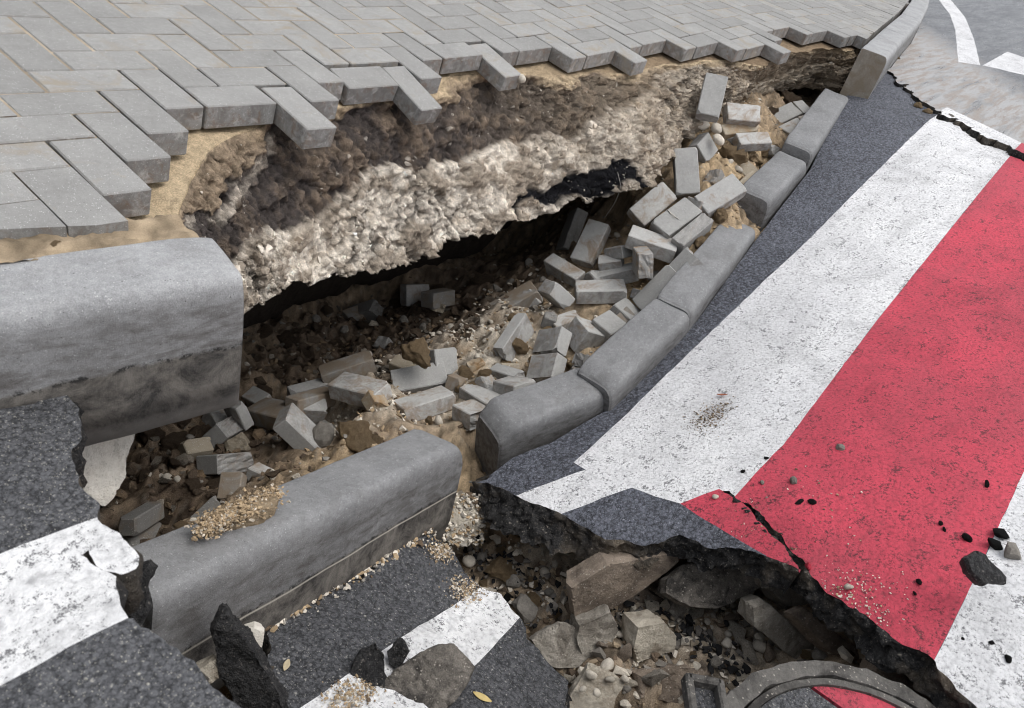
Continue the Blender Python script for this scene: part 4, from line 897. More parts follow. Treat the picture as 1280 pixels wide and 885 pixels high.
HOLE = {'chalk': [(637,386,9),(649,403,11),(656,384,9),(610,415,10),(624,405,10),(617,475,11),(671,471,14),(651,471,10),(712,352,11),(726,468,10),(734,475,8),(662,467,9),(552,510,15),(420,505,15),(209,590,13),(222,596,11),(199,589,9),(298,604,14),(337,571,15),(705,321,10),(780,270,10),(785,281,8),(926,203,14),(482,474,8),(540,470,7),(575,430,9),(590,418,8),(563,405,9),(600,432,9),(580,398,8),(470,470,8),(455,478,9),(616,392,8),(548,418,8),(908,210,10),(915,197,9),(759,268,20)],
 'tan': [(650,422,28),(588,453,20),(662,441,16),(609,455,18),(598,467,16),(724,436,20),(714,460,17),(442,547,50),(395,555,18),(587,447,18),(605,460,16),(540,512,13),(223,654,20),(228,665,19),(769,296,26),(882,293,26),(903,258,30),(912,186,26),(924,194,22),(947,194,20),(956,185,18),(974,180,16),(640,436,20),(676,432,16),(690,400,18),(755,376,16),(420,540,26),(470,540,22),(385,560,16),(735,342,12),(868,305,16),(890,277,18),(700,350,14),(760,425,14),(640,395,14),(580,470,14),(625,470,12),(290,640,16),(312,632,14),(275,655,14),(330,628,13),(930,220,18)],
 'brown': [(218,547,30),(193,536,38),(250,530,26),(222,577,18),(228,520,24),(169,628,18),(603,348,34),(591,377,28),(180,590,22),(240,600,20),(330,410,20),(360,420,24),(390,410,22),(350,440,22),(410,380,18),(380,440,18),(330,470,22),(420,430,16),(455,405,16),(480,395,18),(550,350,16),(300,560,20),(270,590,18),(310,590,16),(205,620,18),(150,600,20),(345,390,18),(500,350,18),(990,125,26),(1005,112,20),(975,112,20),(970,128,18)],
 'grey': [(407,530,38),(738,389,26),(732,448,24),(707,472,16),(677,480,17),(237,541,13),(720,408,12),(745,440,14),(640,350,16),(660,330,14),(680,345,12),(620,362,14),(475,455,14),(530,405,12),(505,400,12),(395,400,14),(430,410,14)]}
for kind, lst in HOLE.items():
    for (x, y, s) in lst: px_stone(x, y, s, kind, {'chalk': 'small pale chalk stone', 'tan': 'tan sandy clod', 'brown': 'dark brown soil clod', 'grey': 'grey stone'}[kind] + ' lying ' + zone(x, y), {'chalk': 'chalk stones ', 'tan': 'sandy clods ', 'brown': 'soil clods ', 'grey': 'grey stones '}[kind] + zone(x, y))
# single stones with a look of their own
for (x, y, z, s, kind, lab) in [(875,155,-.33,25,'chalk','largest of three white stones beside the half hidden paver'),(895,162,-.33,20,'chalk','rounded white stone next to the largest white one'),(898,175,-.35,16,'chalk','flat white stone below the two larger white ones'),(520,442,-1.0,40,'tan','blocky tan sandstone lump behind the flat paver'),(651,99,-.16,17,'chalk','white stone on the sand shelf beside a jutting paver'),(87,273,-.07,10,'brown','small brown pebble lying on a paver by the kerb'),(70,307,-.078,13,'tan','brown sand lump in the gap behind the hanging kerb')]:
    p = at(x, y, z); stone(p, .5 * s * np.linalg.norm(p - C) / F_PX, kind, lab, None, .1)
# bits on the painted road
ROADB = [(999,629,10,'black'),(1015,629,11,'black'),(991,603,12,'grey'),(1049,561,13,'grey'),(1207,673,11,'black'),(1233,606,8,'black'),(1250,669,15,'black'),(1242,682,15,'black'),(1148,728,8,'black'),(1060,735,12,'chalk'),(894,622,9,'chalk'),(1238,804,7,'black'),(1259,825,9,'black'),(952,604,7,'grey'),(929,590,6,'black'),(957,574,7,'black'),(1010,709,11,'red'),(1175,655,6,'black'),(1180,662,5,'black'),(1143,742,5,'black'),(1203,800,5,'black')]
GR = {'black': ('small black asphalt crumb on the painted crossing', 'asphalt crumbs on the crossing'), 'grey': ('small grey brown pebble on the painted crossing', 'pebbles on the crossing'), 'chalk': ('small white stone chip on the red stripe', 'white chips on the red stripe'), 'red': ('red painted crumb at the foot of the crack', None)}
for (x, y, s, kind) in ROADB: px_stone(x, y, s, kind, *GR[kind], surf=z_slab, lift=.35)
px_stone(1262, 694, 22, 'grey', 'oval brown stone beside the black chunk on the white stripe', None, z_slab, .4)
for (x, y, s, kind) in [(1148,133,10,'tan'),(1159,141,10,'tan'),(1186,148,9,'grey'),(1113,69,9,'tan'),(1121,66,9,'chalk'),(1119,74,8,'tan'),(1110,76,7,'grey')]:
    px_stone(x, y, s, kind, 'small stone lodged in the crack or gutter by the cut kerb', 'stones in the crack and gutter', z_slab, .2)
# gravel, uncountable
def scatter(name, n, sampler, sizes, cols, mat, seed, parent=None):
    r_ = np.random.default_rng(seed); V, Fs, CO = [], [], []; protos = [shard(500 + k) for k in range(9)]
    protos = [(np.array(v), np.array(f)) for v, f in protos]; off = 0
    for _ in range(n):
        s_ = sampler(r_)
        if s_ is None: continue
        p, w = s_; v, f = protos[r_.integers(9)]; sz = r_.uniform(*sizes) * (1 if r_.random() < .8 else 1.7)
        a = r_.uniform(0, 6.28); ca, sa = math.cos(a), math.sin(a); q = v * [1, r_.uniform(.7, 1), r_.uniform(.7, 1)]; q = np.c_[q[:, 0] * ca - q[:, 1] * sa, q[:, 0] * sa + q[:, 1] * ca, q[:, 2]] * sz + p + [0, 0, sz * .25]
        V.append(q); Fs.append(f + off); off += len(q); c = np.array(cols[r_.choice(len(cols), p=w)]) * r_.uniform(.7, 1.2); CO.append(np.tile(c, (len(q), 1)))
    o = mesh_obj(name, np.vstack(V), np.vstack(Fs), mat, parent, col=np.vstack(CO)); tag(o, kind='stuff'); return o
gcols = [(.60,.55,.47), (.36,.27,.17), (.13,.095,.065), (.27,.25,.22)]
gm, dm_, tm_ = gravel.reshape(FQ.shape), darkened.reshape(FQ.shape), tan.reshape(FQ.shape)
def samp(r_):
    x, y = r_.uniform(-.3, 4.2), r_.uniform(-1.9, .7); i, j = int((x - X[0]) / .014), int((y - Y[0]) / .014); g_, d_, t_ = gm[i, j], dm_[i, j], tm_[i, j]
    if y < -.65 and x > 1.2: return None
    if r_.random() > .25 + .8 * g_ + .2 * t_: return None
    w = np.array([.16 + 1.3 * g_ - .1 * d_, .25 + .8 * t_, .22 + .9 * d_, .2]); w = np.clip(w, .02, None); return np.array([x, y, FQ[i, j]]), w / w.sum()
o = scatter('gravel', 22000, samp, (.004, .010), gcols, MAT['gravel'], 5); o['label'] = 'loose gravel and crumbs of soil over the floor of the hole'
g2 = [(hit(a, b, z_slab, -.5), c, d) for a, b, c, d in [(890,520,.05,.022), (1060,735,.05,.03), (1085,765,.05,.03), (960,640,.06,.03), (1000,640,.10,.06)]]
def samp2(r_):
    k = int(r_.choice(5, p=[.5, .12, .12, .13, .13])); p, *c_ = g2[k]; c_ = [0, 0] + c_; x, y = p[0] + r_.normal(0, c_[2]), p[1] + r_.normal(0, c_[3])
    if not inpoly(np.array([[x, y]]), OUTL['sunken_crossing'])[0]: return None
    w = [.05, .2, .6, .15] if k == 0 else ([.8, .1, .05, .05] if k < 3 else [.3, .2, .4, .1]); return np.array([x, y, float(z_slab(x, y))]), np.array(w)
o = scatter('crumbs_on_crossing', 900, samp2, (.0012, .0032), gcols, MAT['gravel'], 6); o['label'] = 'fine soil and paint crumbs strewn on the crossing'

def samp3(r_):
    x, y = r_.uniform(.2, 1.15), r_.uniform(-1.85, -.62); i, j = int((x - X[0]) / .014), int((y - Y[0]) / .014)
    return np.array([x, y, FQ[i, j]]), np.array([.30, .25, .2, .25])
o = scatter('pit_gravel', 2600, samp3, (.005, .017), [(.55,.50,.42), (.33,.26,.18), (.12,.09,.065), (.22,.20,.175)], MAT['gravel'], 8); o['label'] = 'loose gravel and broken stone on the floor of the near pit'
bq, bt, bc, bb, bcol = BANK
cand = np.where((bt > .08) & (bt < 1.02))[0]
def scatter_bank(name, n, seed):
    r_ = np.random.default_rng(seed); V, Fs, CO = [], [], []; protos = [shard(700 + k) for k in range(6)]; protos = [(np.array(v), np.array(f)) for v, f in protos]; off = 0
    for _ in range(n):
        k = cand[r_.integers(len(cand))]
        if r_.random() > .60 * bc[k] + .65 * bb[k] + .05: continue
        v, f = protos[r_.integers(6)]; sz = .0022 + .004 * r_.random() ** 2 + (.012 * r_.random() if r_.random() < .05 else 0)
        a = r_.uniform(0, 6.28, 3); M = np.array(Matrix.Rotation(a[0], 3, 'X') @ Matrix.Rotation(a[1], 3, 'Y') @ Matrix.Rotation(a[2], 3, 'Z')); q = v @ M.T * sz + bq[k] + [0, sz * .35, 0]
        c = bcol[k] * r_.uniform(.65, 1.25); 
        if r_.random() < .12: c = .4 * c + .6 * np.array([.72, .66, .57])
        V.append(q); Fs.append(f + off); off += len(q); CO.append(np.tile(np.clip(c, .01, .85), (len(q), 1)))
    o = mesh_obj(name, np.vstack(V), np.vstack(Fs), MAT['gravel'], None, col=np.vstack(CO)); tag(o, kind='stuff'); return o
o = scatter_bank('bank_gravel', 14000, 9); o['label'] = 'fine gravel and chalk crumbs sticking out of the cut bank'
ocr = OUTL['sunken_crossing']; onear = [k for k in range(len(ocr)) if .7 < ocr[k][0] < 1.25 and -2.0 < ocr[k][1] < -.62]
def samp5(r_):
    k = onear[r_.integers(len(onear))]; x, y = ocr[k] + r_.normal(0, .05, 2) + np.array([-.05, -.02]); i, j = int((x - X[0]) / .014), int((y - Y[0]) / .014)
    if inpoly(np.array([[x, y]]), ocr)[0]: return None
    return np.array([x, y, FQ[i, j] + .01]), np.array([.05, .15, .65, .15])
o = scatter('asphalt_crumbs', 900, samp5, (.004, .013), [(.5,.46,.4), (.2,.17,.13), (.02,.02,.021), (.12,.11,.10)], MAT['gravel'], 14); o['label'] = 'black asphalt crumbs fallen below the broken crossing edge'

def samp6(r_):
    x, y = r_.uniform(-.1, 1.9), r_.uniform(-.55, .75); i, j = int((x - X[0]) / .014), int((y - Y[0]) / .014); d_ = dm_[i, j]
    if r_.random() > d_ ** 1.5: return None
    return np.array([x, y, FQ[i, j]]), np.array([.04, .2, .6, .16])
o = scatter('soil_crumbs', 2600, samp6, (.006, .019), [(.45,.40,.33), (.24,.175,.115), (.105,.078,.056), (.16,.14,.115)], MAT['soil'], 15); o['label'] = 'dark soil crumbs and clods covering the damp side of the hole'
g7a, g7b = hit(335, 782, Z_W, -.8), hit(540, 660, Z_W, -1.0)
def samp7(r_):
    p = g7a + (g7b - g7a) * r_.random(); x, y = p[0] + r_.normal(0, .010), p[1] + r_.normal(0, .012); return np.array([x, y, float(Z_W(x, y)) + .003]), np.array([.4, .35, .1, .15])
o = scatter('kerb_gap_gravel', 420, samp7, (.0025, .0085), gcols, MAT['gravel'], 16); o['label'] = 'gravel and sand spilled along the foot of the fallen kerb'
def samp8(r_):
    t = r_.random(); x, y = 250 + 95 * t, 667 - 44 * t; p = at(x + r_.normal(0, 7), y + r_.normal(0, 6), -.545 - .05 * t); return p + [0, 0, .012 + r_.uniform(-.004, .008)], np.array([.12, .7, .1, .08])
o = scatter('spilled_sand', 2600, samp8, (.0015, .0042), [(.55,.48,.39), (.40,.30,.19), (.22,.165,.105), (.33,.30,.25)], MAT['gravel'], 17); o['label'] = 'coarse tan sand spilled on top of the fallen kerb'

g9 = [(hit(583, 737, Z_W, -1.0), .03, .02), (hit(440, 872, Z_W, -.8), .035, .02), (hit(552, 690, Z_W, -1.0), .025, .02)]; owr = OUTL['sunken_road_strip']
def samp9(r_):
    c_ = g9[r_.integers(3)]; x, y = c_[0][0] + r_.normal(0, c_[1]), c_[0][1] + r_.normal(0, c_[2])
    if not inpoly(np.array([[x, y]]), owr)[0]: return None
    return np.array([x, y, float(Z_W(x, y)) + .002]), np.array([.3, .5, .1, .1])
o = scatter('sand_on_strip', 1500, samp9, (.0012, .0035), gcols, MAT['gravel'], 18); o['label'] = 'tan sand and grit dusted over the sunken white line'

p10 = at(573, 648, -1.04); n10 = np.array([-.4, -.5, .75]); n10 /= np.linalg.norm(n10)
def samp10(r_):
    d = ray(r_.uniform(545, 604), r_.uniform(618, 682)); return C + d * (((p10 + n10 * .004 - C) @ n10) / (d @ n10)), np.array([.45, .3, .05, .2])
o = scatter('concrete_pebbles', 420, samp10, (.003, .0085), gcols, MAT['gravel'], 21); o['label'] = 'pebbles and grit on the gravelly lump by the fallen kerb'

# ------------------------------------------------------------------ broken chunks in the near pit
def chunk(name, poly, z, normal, thick, mat, label, cat, noise=.008, sub=.022, seed=1, smooth=True, group=None, D=None, shrink=.85):
    """a broken lump: outline on a plane through its centre, real thickness behind it, rough surface"""
    poly = np.array(poly, float); c = poly.mean(0); p0 = at(c[0], c[1], z); n = np.array(normal, float); n /= np.linalg.norm(n)
    P = []
    for a in poly:
        d = ray(*a); P.append(C + d * (((p0 - C) @ n) / (d @ n)))
    P = np.array(P); e1 = P[1] - P[0]; e1 -= n * (e1 @ n); e1 /= np.linalg.norm(e1); e2 = np.cross(n, e1)
    q = np.c_[(P - p0) @ e1, (P - p0) @ e2]
    if sum(q[i][0] * q[(i + 1) % len(q)][1] - q[(i + 1) % len(q)][0] * q[i][1] for i in range(len(q))) < 0: q = q[::-1]
    bm = bmesh.new(); rr = random.Random(seed)
    top = [bm.verts.new((*v, 0)) for v in q * .97]; mid = [bm.verts.new((*(v * 1.02), -thick * .3)) for v in q]; bot = [bm.verts.new((*(v * shrink * rr.uniform(.9, 1.1)), -thick)) for v in q]; m = len(q)
    bm.faces.new(top); bm.faces.new(bot[::-1])
    for i in range(m):
        j = (i + 1) % m; bm.faces.new((top[i], mid[i], mid[j], top[j])); bm.faces.new((mid[i], bot[i], bot[j], mid[j]))
    bmesh.ops.triangulate(bm, faces=list(bm.faces))
    for _ in range(6):
        big = [e for e in bm.edges if e.calc_length() > sub]
        if not big: break
        bmesh.ops.subdivide_edges(bm, edges=big, cuts=1); bmesh.ops.triangulate(bm, faces=[f for f in bm.faces if len(f.verts) > 3])
    bmesh.ops.beautify_fill(bm, faces=list(bm.faces), edges=list(bm.edges)); bm.normal_update()
    co = np.array([v.co[:] for v in bm.verts]); a = fbm(co * 14 + seed * 5, 4, seed, .6) + .5 * fbm(co * 60 + seed, 3, seed + 4); b, _i = worley(co * 28 + seed, seed); b2, _i = worley(co * 75 + seed, seed); b = b + .5 * b2 - .2
    for v, x, y in zip(bm.verts, a, b): v.co = v.co + v.normal * (noise * x + noise * .8 * (.5 - y))
    me = bpy.data.meshes.new(name); bm.to_mesh(me); bm.free(); me.materials.append(mat); me.polygons.foreach_set('use_smooth', [smooth] * len(me.polygons))
    o = bpy.data.objects.new(name, me); link(o); M = Matrix.Identity(4)
    for r in range(3): M[r][0], M[r][1], M[r][2], M[r][3] = e1[r], e2[r], n[r], p0[r]
    o.matrix_world = M; tag(o, label, cat, group); return o
def m_chunk(name, a, b, dark, sc=30, dk=.6):
    n = NM(name); v = n.objc(); f = n.math('ADD', n.math('MULTIPLY', n.noise(v, sc * .5, 5, .65), .55), n.math('MULTIPLY', n.noise(v, sc * 7, 4, .7), .45)); col = n.ramp(f, [(.3, a), (.7, b)])
    col = n.mix(n.math('MULTIPLY', n.ramp(n.noise(v, sc * .35, 5, .7, .5), [(.48, 0.0), (.62, 1.0)]), dk), col, dark)
    vr = n.vor(v, 120); col = n.mix(n.math('MULTIPLY', n.ramp(vr.outputs['Distance'], [(.15, 1.0), (.3, 0.0)]), n.math('MULTIPLY', n.math('GREATER_THAN', n.noise(v, 60, 1), .52), .6)), col, (.5, .46, .4))
    return n.fin(col, .92, n.bump(n.math('ADD', n.noise(v, sc * 3, 5, .7), n.math('MULTIPLY', n.noise(v, 500, 2, .7), .4)), .7, .012), .2)
MAT['rub_grey'] = m_chunk('rubble_grey', (.20, .18, .15), (.46, .425, .37), (.09, .075, .06))
MAT['rub_beige'] = m_chunk('rubble_beige', (.34, .30, .24), (.60, .55, .46), (.18, .14, .10))
MAT['rub_brown'] = m_chunk('rubble_brown', (.16, .128, .10), (.36, .295, .235), (.07, .055, .045))
MAT['rub_dark'] = m_chunk('rubble_tarry', (.04, .038, .035), (.30, .27, .235), (.010, .010, .011), 45, .75)
MAT['rub_chalk'] = m_chunk('rubble_chalk', (.68, .63, .55), (.86, .82, .74), (.40, .33, .25), 25, .3)
MAT['rub_sand'] = m_chunk('coarse_sand', (.22, .165, .105), (.46, .36, .24), (.15, .11, .07), 90, .5)
U_ = (0, 0, 1)
CH = [('asphalt_lump', [(832,724),(860,705),(950,703),(961,724),(942,746),(894,763),(864,759),(830,742)], -.86, (-.5,-.35,.8), .10, 'rub_dark', 'big stone lump with a tarry black top under the crossing edge', 'rubble', .010),
 ('concrete_chunk', [(960,720),(984,714),(1010,742),(1016,754),(987,760),(961,737)], -.82, (-.3,-.7,.6), .08, 'rub_grey', 'grey angular concrete chunk wedged under the cracked red flap', 'rubble', .005),
 ('concrete_beam', [(940,759),(957,753),(1049,820),(1040,828),(996,828),(942,783)], -.85, (-.5,-.75,.45), .08, 'rub_grey', 'long broken grey concrete beam above the manhole ring', 'rubble', .004),
 ('concrete_plank', [(987,766),(1003,758),(1087,824),(1077,834),(1040,814)], -.79, (-.3,-.6,.75), .05, 'rub_brown', 'narrow brown concrete strip lying behind the broken beam', 'rubble', .004),
 ('concrete_slab', [(1098,820),(1112,821),(1192,876),(1204,900),(1149,892),(1094,838)], -.67, (-.3,-.5,.8), .06, 'rub_brown', 'brown concrete strip between manhole ring and black road edge', 'rubble', .005),
 ('concrete_block', [(797,784),(831,778),(846,795),(844,815),(797,830),(792,810)], -.96, (-.5,-.7,.5), .09, 'rub_beige', 'squarish beige concrete block in the middle of the near pit', 'rubble', .006),
 ('base_slab', [(713,735),(760,706),(845,690),(852,700),(800,742),(728,785),(716,770)], -.92, (-.55,-.8,.25), .07, 'rub_brown', 'smooth brown slab of road base hanging under the black edge', 'rubble', .004),
 ('concrete_chunk', [(724,782),(764,764),(777,788),(760,815),(730,826),(720,799)], -1.0, (-.6,-.6,.5), .10, 'rub_grey', 'grey brown chunk leaning below the hanging base slab', 'rubble', .008),
 ('concrete_chunk', [(664,800),(700,780),(726,787),(745,814),(722,838),(685,834)], -1.04, (-.5,-.4,.75), .10, 'rub_grey', 'rounded grey chunk at the edge of the sunken lined strip', 'rubble', .009),
 ('pebbly_slab', [(737,830),(784,852),(766,890),(705,890),(712,868)], -1.02, (-.4,-.3,.85), .07, 'rub_beige', 'slab crusted with pale pebbles below the beige block', 'rubble', .009),
 ('concrete_chunk', [(846,745),(890,766),(885,790),(850,785),(836,765)], -1.02, (-.5,-.6,.6), .09, 'rub_grey', 'grey chunk under the big tarry lump', 'rubble', .008),
 ('concrete_chunk', [(765,742),(800,735),(835,752),(838,785),(800,782),(775,770)], -1.05, (-.5,-.7,.5), .10, 'rub_brown', 'brown chunk in the shade behind the beige block', 'rubble', .009),
 ('concrete_chunk', [(836,832),(900,838),(905,862),(860,880),(800,872),(800,845)], -1.02, (-.4,-.6,.7), .12, 'rub_brown', 'brown chunk beside the lug of the manhole ring', 'rubble', .009),
 ('asphalt_boulder', [(475,857),(497,836),(531,813),(569,805),(597,832),(574,868),(545,895),(473,895)], -.80, (-.35,-.3,.9), .10, 'rub_dark', 'large stone boulder with tarry top lying on the white line', 'rubble', .010),
 ('asphalt_lump', [(437,842),(450,812),(471,799),(483,817),(481,866),(456,876)], -.79, (-.4,-.4,.8), .05, 'bitumen', 'larger of two black asphalt lumps beside the boulder', 'asphalt lump', .010),
 ('asphalt_lump', [(484,814),(500,798),(513,814),(498,838),(486,832)], -.81, (-.4,-.4,.8), .04, 'bitumen', 'smaller of two black asphalt lumps beside the boulder', 'asphalt lump', .009),
 ('asphalt_shard', [(278,763),(290,782),(320,816),(364,895),(300,895),(270,852),(267,796)], -.62, (-.55,-.7,.45), .06, 'bitumen', 'tall black asphalt shard leaning on the face of the fallen kerb', 'asphalt lump', .010),
 ('asphalt_lump', [(150,730),(166,712),(186,706),(193,716),(184,735),(188,770),(176,792),(158,764)], -.40, (-.4,-.6,.6), .05, 'bitumen', 'black asphalt crumbs between the white line and the fallen kerb', 'asphalt lump', .010),
 ('asphalt_lump', [(60,484),(88,492),(106,514),(104,545),(86,552),(72,520)], -.26, (.3,-.5,.8), .05, 'bitumen', 'black crumbled asphalt at the foot of the hanging kerb', 'asphalt lump', .010),
 ('asphalt_chunk', [(1209,697),(1222,690),(1232,694),(1258,722),(1259,731),(1240,726),(1232,730),(1214,713)], -.35, (-.3,-.3,.9), .03, 'bitumen', 'jagged black asphalt chunk where red meets white stripe', 'asphalt lump', .005),
 ('stone', [(305,792),(318,786),(330,790),(327,810),(314,812)], -.71, (-.5,-.7,.5), .04, 'rub_chalk', 'pale angular stone beside the black asphalt shard', 'stone', .003),
 ('stone', [(247,838),(270,823),(274,848),(258,860)], -.64, (-.4,-.7,.6), .04, 'rub_beige', 'brown angular stone below the fallen kerb, left of the shard', 'stone', .004),
 ('gravel_concrete', [(540,648),(560,628),(581,613),(600,630),(604,668),(580,684),(560,680)], -1.04, (-.4,-.5,.75), .10, 'rub_beige', 'pale lump of gravelly concrete at the end of the fallen kerb', 'rubble', .010),
 ('sand_heap', [(240,668),(258,652),(290,636),(322,622),(347,619),(342,630),(318,643),(286,658),(258,673)], -.565, (-.05,.1,1), .05, 'rub_sand', 'heap of coarse tan sand on the back edge of the fallen kerb', 'sand heap', .012),
 ('chalk_foundation', [(84,566),(104,545),(150,520),(185,512),(166,552),(158,592),(150,612),(132,636),(112,628),(94,600)], -.50, (.1,-.75,.5), .16, 'rub_chalk', 'white chalky foundation showing below the hanging kerb', 'foundation', .008)]
for k, c_ in enumerate(CH):
    chunk(c_[0], c_[1], c_[2], c_[3], c_[4], MAT[c_[5]], c_[6], c_[7], noise=c_[8] * (.55 if c_[5] != 'bitumen' else .75), seed=20 + k, sub=.013 if c_[5] != 'bitumen' else .009, smooth=False)
PIT = [(589,697,21,'chalk'),(642,695,13,'chalk'),(684,709,14,'chalk'),(632,682,19,'tan'),(625,712,32,'tan'),(659,757,32,'grey'),(670,746,22,'tan'),(640,739,15,'black'),(605,690,16,'grey'),(645,722,22,'grey'),(668,722,18,'tan'),(690,735,16,'grey'),(610,720,14,'tan'),(698,760,15,'tan'),(909,802,17,'chalk'),(899,821,19,'grey'),(933,810,12,'chalk'),(946,814,17,'chalk'),(886,806,13,'chalk'),(856,823,17,'chalk'),(884,780,12,'chalk'),(1010,817,15,'tan'),(1025,819,15,'grey'),(870,812,12,'tan'),(918,822,13,'chalk'),(925,795,12,'tan'),(895,790,11,'grey'),(960,822,13,'tan'),(915,786,10,'chalk'),(875,825,12,'chalk'),(965,800,14,'grey'),(850,800,14,'grey'),(820,845,16,'grey'),(786,858,14,'grey'),(700,780,16,'grey'),(640,765,14,'grey')]
GP = {'chalk': ('white stone in the gravel of the near pit', 'white stones in the near pit'), 'tan': ('tan stone in the gravel of the near pit', 'tan stones in the near pit'), 'grey': ('grey stone in the gravel of the near pit', 'grey stones in the near pit'), 'black': ('black crumb under the broken crossing edge', None)}
for (x, y, s, kind) in PIT: px_stone(x, y, s, kind, *GP[kind], lift=.45)
prr = random.Random(77); ang_me = []
for k in range(8):
    V, Fs = shard(900 + k, 13); me = bpy.data.meshes.new('broken_stone'); bm = bmesh.new(); vs = [bm.verts.new(v) for v in V]
    for f in Fs: bm.faces.new([vs[i] for i in f])
    bmesh.ops.subdivide_edges(bm, edges=list(bm.edges), cuts=2, use_grid_fill=True); bm.normal_update(); co = np.array([v.co[:] for v in bm.verts]); a = fbm(co * 2.4 + k, 3, k)
    for v, x in zip(bm.verts, a): v.co += v.normal * .06 * x
    bm.to_mesh(me); bm.free(); ang_me.append(me)
for k in range(52):
    while True:
        x, y = prr.uniform(605, 1085), prr.uniform(668, 880)
        lo_ = np.interp(x, [596, 700, 760, 850, 960, 1040, 1126, 1200], [640, 700, 715, 705, 725, 775, 835, 890]); left_ = np.interp(y, [660, 735, 800, 880], [590, 640, 690, 725])
        if y > lo_ and x > left_ and (x - 1025) ** 2 / 150 ** 2 + (y - 900) ** 2 / 75 ** 2 > 1: break
    p = hitf(x, y); p[2] = floor_z(p[0], p[1]); s = prr.choice((12, 14, 16, 20, 24, 30)); r = .5 * s * np.linalg.norm(p - C) / F_PX
    o = bpy.data.objects.new('broken_stone', ang_me[k % 8].copy()); o.data.materials.append(MAT[prr.choice(('rub_grey', 'rub_grey', 'rub_beige', 'rub_brown'))]); link(o); o.scale = (r, r, r); o.rotation_euler = (prr.uniform(0, 6), prr.uniform(0, 6), prr.uniform(0, 6)); o.location = (p[0], p[1], p[2] + r * .45)
    zn_ = 'below the hanging base slab' if x < 780 else ('around the beige block' if x < 880 else 'between beam and manhole ring')
    tag(o, 'angular piece of broken concrete lying ' + zn_, 'rubble', 'broken pieces ' + zn_)
for (x, y, z, s) in [(781,849,-.99,11),(739,845,-.99,16),(758,832,-1.0,18),(745,866,-.98,13),(762,850,-.99,13),(728,862,-1.0,11)]:
    p = at(x, y, z); stone(p, .5 * s * np.linalg.norm(p - C) / F_PX, 'chalk', 'pale pebble crusted on the pebbly slab', 'pebbles on the pebbly slab', .2)
for (x, y, s, kind) in [(426,722,13,'chalk'),(415,731,9,'chalk'),(473,695,11,'chalk'),(499,673,11,'tan'),(520,664,11,'red'),(440,714,8,'tan'),(456,705,8,'chalk'),(485,684,9,'tan'),(508,668,9,'chalk'),(395,738,7,'tan'),(372,752,8,'tan'),(530,660,10,'tan')]:
    px_stone(x, y, s, kind, 'small pebble in the gap along the face of the fallen kerb', 'pebbles along the fallen kerb', Z_W, .2)

# ------------------------------------------------------------------ manhole
def ring(name, c, r0, r1, z0, z1, mat, parent=None, n=220, seed=1, jit=.003):
    V = []
    for k in range(n):
        a = 2 * math.pi * k / n
        for (r, z) in ((r0, z0), (r1, z0), (r1, z1), (r0, z1)): V.append((c[0] + r * math.cos(a), c[1] + r * math.sin(a), z))
    V = np.array(V); V += jit * np.stack([fbm(V * 25, 3, seed + k) for k in range(3)], -1); Fs = []
    for k in range(n):
        a, b = k * 4, ((k + 1) % n) * 4
        for i in range(4): Fs.append((a + i, a + (i + 1) % 4, b + (i + 1) % 4, b + i)[::-1])
    return mesh_obj(name, V, Fs, mat, parent)
mh = bpy.data.objects.new('manhole', None); link(mh); tag(mh, 'round manhole cover painted black and red inside a concrete ring', 'manhole')
mz = -.55; mc = (.455, -1.893)
MAT['ring'] = m_chunk('manhole_ring', (.07, .067, .063), (.19, .18, .165), (.025, .023, .022), 20, .8)
ring('collar', mc, .318, .352, mz - .004, mz - .22, MAT['ring'], mh, seed=2, jit=.004); ring('shaft', mc, .30, .36, mz - .22, -1.6, MAT['rub_brown'], mh, seed=3)
ring('frame', mc, .300, .314, mz - .006, mz - .06, MAT['ring'], mh, seed=4, jit=.001)
q0, q1 = at(999, 843, mz), at(1058, 885, mz); dl = (q1 - q0)[:2]; dl /= np.linalg.norm(dl)
def half_cover(sign, mat, label):
    pts = []
    for k in range(180):
        a = 2 * math.pi * k / 180; p = np.array([mc[0] + .299 * math.cos(a), mc[1] + .299 * math.sin(a)]); s_ = ((p - q0[:2])[0] * dl[1] - (p - q0[:2])[1] * dl[0]) * sign
        pts.append((p, s_))
    k0 = next(k for k in range(180) if pts[k - 1][1] <= 0 < pts[k][1]); poly = []
    for k in range(180):
        p, s_ = pts[(k0 + k) % 180]
        if s_ > 0: poly.append(p)
    V, Fs = prism([tuple(p) for p in poly], lambda x, y: mz - .012 + .0015 * math.sin(40 * x) * math.sin(37 * y), .05)
    mesh_obj('cover', V, Fs, mat, mh)['label'] = label
half_cover(1 if ((at(1100, 880, mz) - q0)[:2] @ np.array([dl[1], -dl[0]])) > 0 else -1, MAT['red'], 'red painted part of the manhole cover')
half_cover(-1 if ((at(1100, 880, mz) - q0)[:2] @ np.array([dl[1], -dl[0]])) > 0 else 1, MAT['asphalt_near'], 'black part of the manhole cover')
# lug beside the ring
def boxpart(name, p, size, rot, mat, parent):
    me = box_mesh(name, *size, ch=.004); me.materials.append(mat); o = bpy.data.objects.new(name, me); link(o, parent); o.location = p; o.rotation_euler = rot; return o
lp = at(885, 872, mz + .0); ang = math.radians(38)
for dx, dy, sx_, sy_ in ((0, .032, .09, .016), (0, -.032, .09, .016), (-.038, 0, .016, .07), (.038, 0, .016, .07)):
    boxpart('lug_rim', (lp[0] + dx * math.cos(ang) - dy * math.sin(ang), lp[1] + dx * math.sin(ang) + dy * math.cos(ang), mz - .012), (sx_, sy_, .03), (0, 0, ang), MAT['ring'], mh)
boxpart('lug_plate', (lp[0], lp[1], mz - .03), (.07, .06, .02), (0, 0, ang), MAT['asphalt'], mh)

